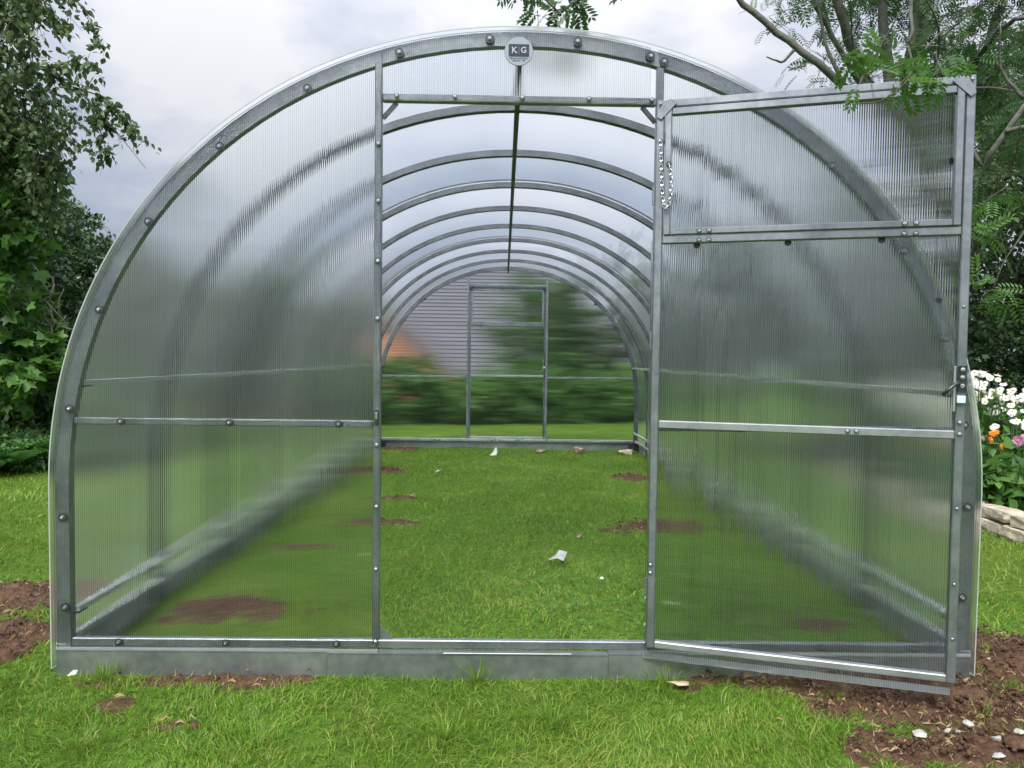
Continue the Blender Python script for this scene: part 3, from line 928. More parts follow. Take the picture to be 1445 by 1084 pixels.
    if chain:
        b = MB()
        P = [(.014, 1.721), (.018, 1.64), (.022, 1.56), (.029, 1.514), (.040, 1.512), (.048, 1.55), (.050, 1.60), (.042, 1.648)]
        pts = []
        for i in range(len(P) - 1):
            m_ = 6
            for j in range(m_):
                pts.append((P[i][0] + (P[i + 1][0] - P[i][0]) * j / m_, P[i][1] + (P[i + 1][1] - P[i][1]) * j / m_))
        pts.append(P[-1])
        # resample to link pitch
        acc = [pts[0]]; step = .0125; carry = 0
        for a_, b_ in zip(pts[:-1], pts[1:]):
            seg = math.hypot(b_[0] - a_[0], b_[1] - a_[1]); p_ = step - carry
            while p_ <= seg:
                f = p_ / seg; acc.append((a_[0] + (b_[0] - a_[0]) * f, a_[1] + (b_[1] - a_[1]) * f)); p_ += step
            carry = (carry + seg) % step
        for i in range(len(acc) - 1):
            a_, b_ = acc[i], acc[i + 1]
            c_ = Vector(((a_[0] + b_[0]) / 2, T0 - .016, (a_[1] + b_[1]) / 2))
            t_ = Vector((b_[0] - a_[0], 0, b_[1] - a_[1])).normalized()
            s_ = Vector((0, 1, 0)) if i % 2 else t_.cross(Vector((0, 1, 0)))
            s_ = (s_ + Vector((0, 1, 0)) * .35 + t_.cross(Vector((0, 1, 0))) * .3).normalized()
            ring = [c_ + t_ * math.cos(q) * .0098 + s_ * math.sin(q) * .0058 for q in [2 * math.pi * k / 10 for k in range(11)]]
            b.tube(ring, .0016, 5, caps=False)
        b.build("door_chain", screw_mat, d, True)
        put(BOLT, "bolt", (.013, T0 - .001, 1.723), d, .62); put(BOLT, "bolt", (.041, T0 - .0045, 1.650), d, .62)
    return d
make_door(.421, -.030, DTH, sheet_door, True)
make_door(-.456, L + .016, 0.0, poly_mat("polycarbonate_back_door", 0, (1, 0, 0)), False)

# ---- maker's badge above the doorway: round pale plate, dark panel, letters
badge_grey = simple("badge_pale_grey", (.27, .31, .37), .45, vary=.04)
badge_navy = simple("badge_navy", (.010, .014, .036), .6, vary=.05)
badge_ink = simple("badge_ink", (.05, .055, .07), .5, vary=.05)
b = MB(); b.disc((-.018, -.0022, 2.012), (0, -1, 0), .0455, .0445, .003, 48)
bd = b.build("name_plate", badge_grey, gh)
b = MB(); b.box(-.0505, .0145, -.0063, -.0056, 1.9955, 2.0335); pn = b.build("badge_panel", badge_navy, bd)
def text(body, x, z, size, mat, y, name, ext=.0004, serif=False, bold=0.0, sx=1.0):
    cu = bpy.data.curves.new(name, 'FONT'); cu.body = body; cu.size = size; cu.extrude = ext
    cu.align_x = 'CENTER'; cu.align_y = 'CENTER'; cu.offset = bold
    o = bpy.data.objects.new(name, cu); C.objects.link(o)
    dg = bpy.context.evaluated_depsgraph_get()
    me = bpy.data.meshes.new_from_object(o.evaluated_get(dg))
    bpy.data.objects.remove(o)
    me.materials.clear(); me.materials.append(mat)
    o = bpy.data.objects.new(name, me); C.objects.link(o); o.parent = bd
    o.location = (x, y, z); o.rotation_euler = (math.pi / 2, 0, 0); o.scale = (sx, 1, 1)
    return o
letter_m = simple("badge_letter", (.42, .46, .50), .4, vary=.04)
text("K", -.0325, 2.0145, .026, letter_m, -.0068, "letter", bold=.0003)
text("G", -.0025, 2.0145, .026, letter_m, -.0068, "letter", bold=.0003)
b = MB(); b.box(-.0183, -.0175, -.0070, -.0066, 2.004, 2.026); b.build("letter_divider", badge_grey, bd)
# serifs of the K
b = MB()
for x, z in ((-.0395, 2.0057), (-.0395, 2.0233), (-.0262, 2.0057), (-.0265, 2.0233)): b.box(x - .0030, x + .0030, -.0071, -.0067, z - .0005, z + .0005)
b.box(.0030, .0038, -.0071, -.0067, 2.018, 2.0235); b.build("letter_serif", letter_m, bd)
text("KEANE GARDENS", -.018, 1.9893, .0078, badge_ink, -.0056, "lettering", sx=.98)
text("089 204 1129", -.018, 1.9818, .0072, badge_ink, -.0056, "lettering", sx=1.0)

# ------------------------------------------------------------------ trees and shrubs
def curve_pts(p, q, sag=0.0, n=6, wob=.03, rr=None):
    p = np.array(p, float); q = np.array(q, float); rr = rr or rng
    ts = np.linspace(0, 1, n)
    P = p[None] + (q - p)[None] * ts[:, None]
    ln = np.linalg.norm(q - p)
    P[:, 2] += np.sin(ts * np.pi) * sag * ln
    P[1:-1] += rr.normal(size=(n - 2, 3)) * wob * ln
    return P

def crown(name, mat, parent, centres, nper, spread, template, size, droop=.35, flat=.5, tw=None, twig_r=.004, tint_up=True, sz_var=.3, base=(0, 0, 0), nt=4, shade=.5):
    """leaves along short twigs round each cluster centre; twigs collected in tw (MB)"""
    cs = np.asarray(centres); n = len(cs)
    P = []; Dd = []; Tn = []
    for c in cs:
        ct = rng.uniform(-.12, .12)
        for k in range(nt):
            d = unit(rng.normal(size=3)); d[2] = d[2] * .6 - droop * .3; d = unit(d)
            ln = spread * rng.uniform(.6, 1.4)
            st = c - d * ln * .3
            m = max(2, int(nper / nt))
            t = rng.uniform(0.1, 1.0, m)
            pp = st[None] + d[None] * (ln * t)[:, None]
            pp[:, 2] -= droop * .45 * ln * t * t
            pp += rng.normal(size=(m, 3)) * spread * .13
            P.append(pp); Dd.append(np.tile(d, (m, 1)) + rng.normal(size=(m, 3)) * .6); Tn.append(np.clip(rng.normal(shade + ct, .16, m), 0, 1))
            if tw is not None and k < 3:
                e = st + d * ln; e[2] -= droop * .45 * ln
                mid = st + d * ln * .5; mid[2] -= droop * .11 * ln
                tw.tube([st, mid, e], [twig_r, twig_r * .7, twig_r * .35], 4, caps=False)
    P = np.concatenate(P); Dd = np.concatenate(Dd); Tn = np.concatenate(Tn)
    x, y, z = frames(len(P), droop, flat, unit(Dd))
    S = size * rng.uniform(1 - sz_var, 1 + sz_var, len(P))
    v, f, t = scatter(template, P - np.array(base)[None], x, y, z, S, Tn)
    return v, f, t

def blob_centres(blobs, n, hollow=.55):
    out = []
    vol = np.array([b[1][0] * b[1][1] * b[1][2] for b in blobs]) ** (2 / 3)
    pick = rng.choice(len(blobs), n, p=vol / vol.sum())
    for i in pick:
        c, r = blobs[i]
        d = unit(rng.normal(size=3)); rad = rng.uniform(hollow ** 2, 1.0) ** .5
        out.append(np.array(c) + d * np.array(r) * rad * (1 + .12 * rng.normal()))
    out = np.array(out)
    out[:, 2] = np.maximum(out[:, 2], .06)
    return out

def tree(name, label, cat, base, trunk_pts, trunk_r, blobs, ncl, nper, spread, template, size, lmat, bmat, droop=.35, flat=.5,
         group=None, limbs=26, extra=None, hollow=.55, nt=4, shade=.5, sz_var=.3, centres=None):
    t = empty(name, base, label, cat, group)
    B = np.array(base, float)
    cs = blob_centres(blobs, ncl, hollow) if centres is None else np.asarray(centres)
    tr = MB()
    tp = np.array(trunk_pts, float)
    nr = len(tp)
    rad = [trunk_r * (1 - .62 * i / (nr - 1)) for i in range(nr)]
    rad[0] *= 1.25
    tr.tube([Vector(p) - Vector(base) for p in tp], rad, 9)
    tw = MB()
    sel = rng.choice(len(cs), min(limbs, len(cs)), replace=False)
    for i in sel:
        c = cs[i]
        j = int(np.argmin(np.linalg.norm(tp - c, axis=1) + np.where(tp[:, 2] > c[2] + .1, 2.0, 0)))
        if j == 0 and nr > 1: j = 1
        q = curve_pts(tp[j], c, .10, 7, .035) - B
        r0 = max(rad[j] * .45, .006)
        tw.tube([Vector(p) for p in q], list(np.linspace(r0, .004, 7)), 5, caps=False)
    tr.build("trunk", bmat, t, True)
    twg = MB()
    parts = [crown(name, lmat, t, cs, nper, spread, template, size, droop, flat, twg, base=B, nt=nt, shade=shade, sz_var=sz_var)]
    # crown() puts twigs in world space: shift
    twg.v = [(x - B[0], y - B[1], z - B[2]) for x, y, z in twg.v]
    if extra: parts += extra
    tw.add(twg.v, twg.f)
    tw.build("branch", bark_dark, t, True)
    mesh_of("crown", parts, lmat, t)
    return t

def shrub(name, label, base, blobs, ncl, nper, spread, template, size, lmat, cat="bush", group=None, droop=.2, flat=.45, stems=9, hollow=.6, shade=.5, bm=None):
    t = empty(name, base, label, cat, group)
    B = np.array(base, float)
    cs = blob_centres(blobs, ncl, hollow)
    cs[:, 2] = np.maximum(cs[:, 2], base[2] + .05)
    st = MB()
    for i in rng.choice(len(cs), min(stems, len(cs)), replace=False):
        q = curve_pts(B + np.array([rng.normal() * .05, rng.normal() * .05, -.02]), cs[i], .08, 6, .04) - B
        st.tube([Vector(p) for p in q], list(np.linspace(.016, .004, 6)), 5, caps=False)
    tw = MB()
    p = crown(name, lmat, t, cs, nper, spread, template, size, droop, flat, tw, base=B, shade=shade)
    tw.v = [(x - B[0], y - B[1], z - B[2]) for x, y, z in tw.v]
    st.add(tw.v, tw.f)
    st.build("stem", bm or bark_dark, t, True)
    mesh_of("foliage", [p], lmat, t)
    return t

# --- left side
# birch with hanging sprays reaching over the sky
bt = (-5.9, 4.3, 0.0)
spray = []
def hang(path, n, spread, sz, dr=.9):
    P = np.array(path, float); segs = np.linalg.norm(np.diff(P, axis=0), axis=1); cum = np.concatenate([[0], np.cumsum(segs)])
    out = []
    for s in rng.uniform(0, cum[-1], n):
        i = min(int(np.searchsorted(cum, s)) - 1, len(P) - 2); i = max(i, 0)
        f = (s - cum[i]) / segs[i]
        out.append(P[i] + (P[i + 1] - P[i]) * f)
    return np.array(out)
birch_paths = [
    [(-4.5, 4.2, 4.3), (-4.05, 4.15, 4.28), (-3.75, 4.15, 4.05), (-3.58, 4.15, 3.70)],
    [(-4.4, 4.2, 4.15), (-4.1, 4.15, 4.05), (-3.9, 4.15, 3.85)],
    [(-4.6, 4.2, 3.60), (-4.15, 4.15, 3.52), (-3.80, 4.15, 3.33), (-3.45, 4.15, 2.95), (-3.22, 4.15, 2.66)],
    [(-4.1, 4.15, 3.50), (-3.75, 4.1, 3.60), (-3.60, 4.1, 3.52)],
    [(-3.85, 4.15, 3.36), (-3.55, 4.1, 3.26), (-3.35, 4.1, 3.05), (-3.25, 4.1, 2.92)],
    [(-3.72, 4.15, 3.26), (-3.60, 4.1, 3.0), (-3.52, 4.1, 2.74)],
    [(-4.4, 4.2, 3.45), (-4.1, 4.2, 3.15), (-3.85, 4.2, 2.95)],
]
centres_b = blob_centres([((-5.55, 4.3, 3.4), (1.25, 1.2, 1.35)), ((-5.4, 4.3, 4.9), (1.2, 1.2, 1.1)), ((-4.62, 4.2, 3.25), (.65, .6, .85)), ((-4.62, 4.2, 4.2), (.50, .5, .45)), ((-4.45, 4.2, 2.75), (.5, .5, .45)),
                          ((-4.95, 4.2, 2.5), (.6, .6, .6))], 640, .15)
extra = []
sp_tw = MB()
for path in birch_paths:
    cc = hang(path, max(5, int(9 * len(path) / 3)), .1, 1)
    tw_ = MB()
    extra.append(crown("birch", birch_leaf, None, cc, 16, .16, T_OVATE, .060, .9, .3, tw_, .002, base=bt, nt=2, shade=.35))
    sp_tw.tube([Vector(p) - Vector(bt) for p in path], list(np.linspace(.008, .002, len(path))), 5, caps=False)
    sp_tw.add([(x - bt[0], y - bt[1], z - bt[2]) for x, y, z in tw_.v], tw_.f)
t = tree("birch_tree", "tall birch at the left edge with leafy sprays hanging over the sky", "tree", bt,
         [(-5.9, 4.3, 0), (-5.85, 4.3, 1.4), (-5.75, 4.3, 2.8), (-5.6, 4.3, 4.2), (-5.5, 4.3, 5.6)], .14, [], 0, 46, .34, T_OVATE, .062,
         birch_leaf, bark_birch, .8, .35, extra=extra, centres=centres_b, shade=.48)
sp_tw.build("hanging_branch", bark_dark, t, True)

tree("sycamore_tree", "young sycamore with broad lobed leaves at the left edge", "tree", (-5.05, 4.5, 0),
     [(-5.05, 4.5, 0), (-5.0, 4.5, .8), (-4.95, 4.45, 1.6), (-4.9, 4.45, 2.4)], .06,
     [((-4.85, 4.4, 1.75), (.62, .6, .85)), ((-4.75, 4.3, 2.4), (.5, .5, .6)), ((-4.45, 4.3, .95), (.38, .4, .28)), ((-4.05, 4.35, .84), (.32, .3, .24)), ((-4.7, 4.3, 1.2), (.5, .4, .4))],
     165, 22, .24, T_MAPLE, .098, syca_leaf, bark_dark, .45, .6, limbs=22, shade=.5)

tree("willow_tree", "grey-green bushy tree behind the birch at the left, under open sky", "tree", (-7.4, 8.7, 0),
     [(-7.4, 8.7, 0), (-7.35, 8.7, 1.2), (-7.3, 8.7, 2.4)], .12,
     [((-7.5, 8.7, 2.2), (1.5, 1.2, 1.25)), ((-6.8, 8.6, 2.8), (.75, .8, .75)), ((-7.6, 8.7, 3.0), (.9, .8, .8)), ((-6.9, 8.5, 1.5), (.8, .8, .8))],
     330, 50, .30, T_SMALL, .075, dark_leaf, bark_dark, .3, .3, limbs=24, shade=.68)

left_hedge = [
    ((-5.9, 6.2, 0), [((-5.9, 6.2, 1.3), (.9, .8, 1.25)), ((-5.35, 6.1, .7), (.5, .5, .6)), ((-5.2, 6.0, 1.5), (.45, .5, .35))], "dark ivy-covered hedge bush behind the sycamore at the left"),
    ((-6.5, 8.0, 0), [((-6.5, 8.0, 1.5), (1.1, .9, 1.6))], "dark ivy-covered bush in the left hedge, seen through the arch's left edge"),
    ((-5.6, 9.6, -.02), [((-5.6, 9.6, 1.5), (1.2, .8, 1.65))], "tall dark bush of the left hedge behind the left front sheet"),
    ((-4.0, 10.4, -.1), [((-4.0, 10.4, 1.15), (1.2, .7, 1.45))], "dark bush at the back left corner of the lawn"),
]
for bs, bl, lab in left_hedge:
    shrub("hedge_bush", lab, bs, bl, 230, 56, .26, T_SMALL, .085, ivy_leaf, "bush", "bushes of the left hedge", shade=.5)

# bare pale twigs tangled in front of the hedge
tw0 = empty("dead_branches", (-5.0, 5.2, .0), "tangle of bare pale twigs against the dark hedge at the left", "branches")
for (p, q, sg_) in (((-5.3, 5.2, 1.35), (-4.45, 5.1, 1.0), .12), ((-5.25, 5.2, 1.15), (-4.3, 5.1, .95), .2), ((-4.95, 5.2, 1.50), (-4.80, 5.1, 1.0), -.1),
                   ((-4.85, 5.2, .72), (-4.35, 5.1, 1.30), .1), ((-4.8, 5.2, .85), (-4.25, 5.1, .92), .1), ((-4.55, 5.2, 1.42), (-4.45, 5.1, .92), .18), ((-4.75, 5.1, .75), (-4.5, 5.1, 1.18), 0),
                   ((-4.6, 5.1, .72), (-4.3, 5.05, 1.05), .1), ((-5.35, 5.2, 1.3), (-4.8, 5.1, 1.62), .1)):
    b = MB(); P = curve_pts(p, q, sg_, 9, .04) - np.array((-5.0, 5.2, 0))
    b.tube([Vector(v) for v in P], list(np.linspace(.014, .004, 9)), 5)
    for k in range(3):
        i = rng.integers(2, 7); e = P[i] + rng.normal(size=3) * .13
        b.tube([Vector(P[i]), Vector((P[i] + e) / 2 + rng.normal(size=3) * .015), Vector(e)], [.006, .004, .002], 4)
    b.build("twig", twig_pale, tw0, True)

tw0.location = (-4.9, 4.75, .34)
# ferns and low weeds
def frond_tpl():
    v, f = [], []
    n = 20
    for i in range(n):
        t = .10 + .88 * i / n; z = .30 * t - .42 * t * t; ln = .26 * math.sin(math.pi * (t * .86 + .10)) ** .8 * (1 - .35 * t)
        for sg in (-1, 1):
            b_ = len(v)
            v += [(0, t - .014, z), (sg * ln * .5, t + .030, z + .004), (sg * ln, t + .05, z - .03), (sg * ln * .5, t - .012, z + .004)]
            f += [(b_, b_ + 1, b_ + 2), (b_, b_ + 2, b_ + 3)]
    b_ = len(v)
    v += [(-.006, 0, 0), (.006, 0, 0), (0, .5, .045), (0, 1, -.12)]
    f += [(b_, b_ + 1, b_ + 2), (b_, b_ + 2, b_ + 3)]
    return tpl(v, f)
T_FROND = frond_tpl()
def fern(x, y, n, size, lab, tilt=.75):
    t = empty("fern", (x, y, float(ground_z(x, y))), lab, "fern", "ferns")
    a = np.linspace(0, 2 * np.pi, n, endpoint=False) + rng.normal(0, .2, n)
    for i in range(n):
        el = rng.uniform(.45, .95) * tilt
        d = np.array([[np.cos(a[i]) * math.cos(el), np.sin(a[i]) * math.cos(el), math.sin(el)]])
        xx = unit(np.cross(d, [[0, 0, 1.0]])); zz = np.cross(xx, d)
        v, f, tn = scatter(T_FROND, np.zeros((1, 3)), xx, d, zz, np.array([size * rng.uniform(.8, 1.15)]), np.array([rng.uniform(.3, .8)]))
        mesh_of("frond", [(v, f, tn)], fern_leaf, t)
fern(-4.45, 3.95, 16, .62, "bright green fern at the left edge under the sycamore")
fern(-4.30, 4.35, 14, .50, "smaller fern in front of the left hedge, right of the bright fern")
fern(-4.75, 3.75, 14, .60, "fern half cut off by the left edge of the picture")
for (x, y, s_, lab) in ((-4.25, 4.15, .22, "low green weeds on the lawn edge beside the ferns"), (-4.15, 4.75, .25, "low weeds at the foot of the dark hedge"), (-4.6, 4.35, .28, "leafy weeds under the young sycamore"),
                        (-4.5, 5.2, .28, "weeds at the hedge foot below the bare twigs")):
    shrub("weed_clump", lab, (x, y, 0), [((x, y, s_ * .5), (s_, s_, s_ * .7))], 46, 26, .12, T_SMALL, .055, fern_leaf, "weeds", "weeds along the left lawn edge", shade=.45)

# --- behind the greenhouse
back_bushes = [
    (-2.9, 9.6, 1.0, 1.15, "feathery green bush behind the back wall, far left", bush_leaf, .5),
    (-1.75, 9.0, .85, .95, "green bush behind the lower left pane of the back wall", bush_leaf, .45),
    (-.55, 9.3, .75, .72, "low green bush directly behind the back door, left half", bush_leaf, .55),
    (.30, 9.5, .85, .85, "green bush directly behind the back door, right half", bush_leaf, .4),
    (1.35, 9.9, .85, .80, "green bush behind the lower right pane of the back wall", bush_leaf, .5),
    (2.45, 10.3, .95, .95, "green bush at the back right beyond the greenhouse", bush_leaf, .42),
]
for x, y, rw, hh, lab, m_, sh in back_bushes:
    gz_ = float(ground_z(x, y))
    shrub("garden_bush", lab, (x, y, gz_), [((x, y, gz_ + hh * .5), (rw, .55, hh * .55)), ((x, y + .2, gz_ + hh * .22), (rw * 1.1, .4, hh * .28)), ((x + rw * .4, y + .1, gz_ + hh * .75), (rw * .45, .4, hh * .35))], 190, 46, .24, T_SMALL, .08, m_, "bush", "bushes behind the greenhouse", shade=sh)

for (x, y, rw, hh, lab, m_, sh) in (
        (.65, 12.6, 1.0, 3.9, "leafy green tree beyond the back door", bush_leaf, .35),
        (2.0, 12.6, 1.3, 4.6, "darker tree behind the upper right pane of the back wall", dark_leaf, .55),
        (3.9, 12.2, 1.5, 4.9, "dark tree beyond the right side of the greenhouse", dark_leaf, .5),
        (5.5, 10.6, 1.5, 4.8, "dark tree in the row behind the open door", dark_leaf, .4),
        (-4.05, 13.0, .85, 4.9, "dark tree hiding the left end of the house", bush_leaf, .3),
        (-5.9, 12.6, 1.6, 4.6, "dark tree beyond the left hedge", dark_leaf, .5)):
    gz_ = float(ground_z(x, y))
    tree("garden_tree", lab, "tree", (x, y, gz_), [(x, y, gz_), (x + .05, y, gz_ + hh * .3), (x - .05, y, gz_ + hh * .62)], .12,
         [((x, y, gz_ + hh * .62), (rw, 1.0, hh * .36)), ((x + .3, y - .2, gz_ + hh * .38), (rw * .9, .9, hh * .28))], 230, 48, .34, T_SMALL, .10, m_, bark_dark, .25, .4, "trees beyond the lawn", 18, shade=sh)

# --- right side: big dark tree and hedge
tree("yew_tree", "tall very dark green tree at the right edge behind the flowers", "tree", (7.0, 7.2, 0), [(7.0, 7.2, 0), (7.0, 7.2, 1.6), (6.95, 7.2, 3.4), (6.9, 7.2, 5.0)], .18,
     [((7.0, 7.2, 2.2), (1.75, 1.3, 2.2)), ((6.7, 7.2, 4.3), (1.5, 1.2, 1.3)), ((6.1, 7.0, 1.2), (.9, .9, 1.2))], 520, 56, .36, T_SMALL, .085, dark_leaf, bark_dark, .25, .35, limbs=34, hollow=.3, shade=.42)
tree("hawthorn_tree", "olive-green leafy tree at the upper right edge behind the rowan", "tree", (6.4, 5.4, 0), [(6.4, 5.4, 0), (6.35, 5.4, 1.6), (6.2, 5.4, 3.2)], .11,
     [((6.2, 5.4, 3.5), (1.2, 1.0, 1.1)), ((5.4, 5.2, 2.9), (.6, .6, .5))], 170, 50, .32, T_SMALL, .075, dark_leaf, bark_dark, .3, .3, limbs=24, shade=.8)
shrub("hedge_bush", "very dark hedge bush behind the white daisies", (5.3, 6.2, 0), [((5.3, 6.2, .8), (.95, .7, .9)), ((4.7, 6.3, .7), (.6, .6, .7))], 170, 56, .26, T_SMALL, .075, ivy_leaf, "bush", None, shade=.35)

# --- the rowan: leaning trunk behind the open door, branches arching over the greenhouse
rb = (3.80, 3.70, 0.0)
rt = empty("rowan_tree", rb, "rowan tree with leaning trunk behind the open door, feathery leaves spreading over the top right", "tree")
RB = np.array(rb)
def rpart(name, paths, mat=bark, seg=8):
    b = MB()
    for pts, r0, r1 in paths:
        P = np.array(pts, float)
        # smooth the path a little
        ts = np.linspace(0, len(P) - 1, (len(P) - 1) * 5 + 1)
        Q = np.stack([np.interp(ts, np.arange(len(P)), P[:, k]) for k in range(3)], -1)
        for _ in range(3): Q[1:-1] = (Q[:-2] + 2 * Q[1:-1] + Q[2:]) / 4
        Q[1:-1] += rng.normal(size=(len(Q) - 2, 3)) * r0 * .18
        b.tube([Vector(q - RB) for q in Q], list(np.linspace(r0, r1, len(Q))), seg)
    return b.build(name, mat, rt, True)
rpart("trunk", [([(3.80, 3.70, -.05), (3.76, 3.68, .6), (3.62, 3.60, 1.3), (3.30, 3.45, 2.1), (2.95, 3.25, 2.8)], .095, .075)])
stems = [[(2.95, 3.25, 2.75), (2.78, 3.15, 3.3), (2.68, 3.1, 4.1), (2.7, 3.1, 5.2)],
         [(3.05, 3.3, 2.65), (3.00, 3.2, 3.3), (3.02, 3.2, 4.2), (2.95, 3.2, 5.3)],
         [(3.00, 3.28, 2.75), (3.10, 3.25, 3.4), (3.15, 3.25, 4.2), (3.4, 3.3, 5.2)],
         [(3.15, 3.35, 2.45), (3.5, 3.3, 3.1), (3.75, 3.3, 3.8), (4.1, 3.4, 4.8)],
         [(2.95, 3.25, 2.75), (2.55, 3.0, 3.05), (2.25, 2.8, 3.5), (2.0, 2.6, 4.4)]]
for s_ in stems: rpart("branch", [(s_, .052, .018)])
long_b = [
    ([(3.10, 3.35, 2.45), (2.55, 2.6, 2.60), (2.05, 2.25, 2.78), (1.62, 2.25, 3.10), (1.28, 2.25, 3.38), (.95, 2.2, 3.7)], .030, .014),
    ([(2.05, 2.25, 2.78), (1.90, 2.25, 3.10), (1.85, 2.2, 3.5)], .014, .006),
    ([(2.7, 2.9, 2.75), (2.2, 2.5, 3.0), (1.85, 2.3, 3.35), (1.6, 2.2, 3.8)], .022, .010),
    ([(1.30, 2.2, 3.45), (.95, 1.6, 3.02), (.62, 1.45, 2.98), (.36, 1.45, 2.92), (.17, 1.45, 2.78)], .013, .006),
    ([(.22, 1.45, 2.80), (.12, 1.45, 2.90), (.02, 1.45, 2.97), (-.05, 1.4, 3.05)], .006, .003),
    ([(3.62, 3.60, 1.3), (3.05, 2.4, 1.85), (2.62, 1.75, 2.15), (2.78, 1.65, 2.45), (3.0, 1.6, 2.75), (3.3, 1.5, 3.2)], .022, .012),
    ([(2.70, 1.68, 2.32), (2.85, 1.62, 2.36), (3.15, 1.6, 2.35)], .014, .007),
    ([(3.4, 3.4, 3.1), (3.3, 2.6, 3.35), (3.2, 2.2, 3.2), (3.4, 1.9, 3.0)], .020, .008),
    ([(2.3, 2.6, 3.8), (1.7, 1.2, 3.3), (1.25, .2, 2.75), (1.06, -.32, 2.32), (.985, -.46, 2.05), (.955, -.50, 1.84)], .018, .0035),
]
for (p, q) in (((2.6, 2.9, 3.0), (2.2, 2.5, 3.45)), ((2.2, 2.45, 2.75), (2.45, 2.3, 3.3)), ((2.4, 2.55, 2.7), (2.75, 2.3, 3.2)), ((1.75, 2.25, 3.0), (1.55, 2.2, 2.92)), ((3.0, 2.9, 3.1), (2.5, 2.3, 3.5)),
               ((3.3, 3.0, 3.0), (3.7, 2.4, 3.35)), ((3.0, 3.0, 2.9), (3.35, 2.3, 2.75)), ((2.9, 3.1, 3.2), (3.3, 2.5, 3.6)), ((2.62, 1.75, 2.15), (2.45, 1.7, 2.5)), ((2.8, 1.68, 2.5), (2.6, 1.6, 2.85))):
    m_ = (np.array(p) + np.array(q)) / 2 + rng.normal(size=3) * .06
    rpart("branch", [([p, tuple(m_), q], .012, .004)], seg=5)
for pts, a, c in long_b: rpart("branch", [(pts, a, c)])
rw_tw = MB()
def rowan_leaves(cs, nper, spread, size, tmpl, shade, sz=.2, nt=2, droop=.4, flat=.55, tr=.003):
    tw_ = MB()
    r_ = crown("r", None, None, cs, nper, spread, tmpl, size, droop, flat, tw_, tr, base=RB, nt=nt, shade=shade, sz_var=sz)
    rw_tw.add([(x - RB[0], y - RB[1], z - RB[2]) for x, y, z in tw_.v], tw_.f)
    return r_
dens = [((2.85, 3.2, 4.2), (1.05, .9, .8)), ((3.7, 3.2, 3.6), (1.0, .9, .8)), ((2.2, 2.6, 3.7), (.55, .5, .6)), ((3.3, 2.9, 3.0), (.7, .6, .45)), ((4.3, 3.3, 3.1), (.7, .7, .7)), ((3.5, 3.3, 4.8), (1.5, 1.2, .8))]
parts = [rowan_leaves(blob_centres(dens, 430, .15), 11, .30, .135, T_ROWAN, .42)]
# sprays along the thin branches
for idx, n_, sp_ in ((1, 5, .12), (2, 7, .16), (5, 8, .14), (7, 9, .18), (6, 5, .12)):
    parts.append(rowan_leaves(hang(long_b[idx][0], n_, .1, 1), 6, sp_, .125, T_ROWAN, .4))
parts.append(rowan_leaves(np.array([(.20, 1.45, 2.83), (.28, 1.45, 2.88), (.10, 1.45, 2.80), (.12, 1.42, 2.95), (.22, 1.42, 3.0), (.36, 1.45, 2.95), (-.02, 1.4, 2.98), (.30, 1.4, 2.86), (.5, 1.4, 3.06), (.62, 1.4, 3.06)]), 4, .10, .135, T_ROWAN_NEAR, .3))
mesh_of("crown", parts, rowan_leaf, rt)
fresh = [rowan_leaves(np.array([(.93, -.48, 1.79), (.99, -.46, 1.81), (1.03, -.50, 1.80), (.87, -.50, 1.775), (1.0, -.45, 1.845), (.91, -.46, 1.83), (1.07, -.46, 1.82), (.95, -.5, 1.755), (1.08, -.48, 1.84), (.85, -.48, 1.80), (.97, -.46, 1.87)]), 5, .065, .074, T_ROWAN_NEAR, .5, nt=2, droop=.15, tr=.0016),
         rowan_leaves(np.array([(2.62, 1.7, 1.76), (2.72, 1.7, 1.72), (2.66, 1.7, 1.45), (2.78, 1.7, 1.42), (2.60, 1.7, 1.50), (2.70, 1.72, 2.0), (2.86, 1.7, 1.44)]), 6, .12, .14, T_ROWAN, .6, nt=2, droop=.2)]
mesh_of("fresh_leaves", fresh, rowan_fresh, rt)
# thin twig below the fresh spray, reaching left in front of the vent
b = MB(); b.tube([Vector(p) - Vector(rb) for p in [(.955, -.50, 1.84), (.975, -.5, 1.775), (.935, -.5, 1.725), (.885, -.5, 1.695), (.83, -.5, 1.69)]], [.0032, .003, .0026, .002, .0012], 5)
b.tube([Vector(p) - Vector(rb) for p in [(2.95, 1.75, 1.9), (2.75, 1.72, 1.62), (2.66, 1.7, 1.42)]], [.006, .004, .002], 5)
b.build("twig", bark_dark, rt, True)
rw_tw.build("twigs", bark, rt, True)

# ------------------------------------------------------------------ flower bed at the right
bed_line = [(3.30, .9), (3.08, 1.45), (3.0, 1.95), (3.03, 2.45), (3.12, 3.0), (3.25, 3.6), (3.4, 4.3)]
bl = np.array(bed_line)
b = MB()
V_ = []; ny = 16
gy = np.linspace(.9, 6.6, 60); gx = np.linspace(0, 1, 30)
vv = []
for y in gy:
    xe = np.interp(y, bl[:, 1], bl[:, 0]) + .06
    for t_ in gx: vv.append((xe + t_ * 4.2, y, .10 + .03 * float(hnoise(np.array(xe + t_ * 8.), np.array(y * 5), 61))))
i_ = np.arange(29)[None] + (np.arange(59) * 30)[:, None]
F = np.stack([i_, i_ + 1, i_ + 31, i_ + 30], -1).reshape(-1, 4)
o = link("bed_soil", np_mesh("bed_soil", np.array(vv), F), simple("dark_bed_soil", (.035, .024, .018), .9, vary=.4, scale=30, bump=.02), smooth=True)
tag(o, "dark raised soil of the flower bed", None, None, 'structure')

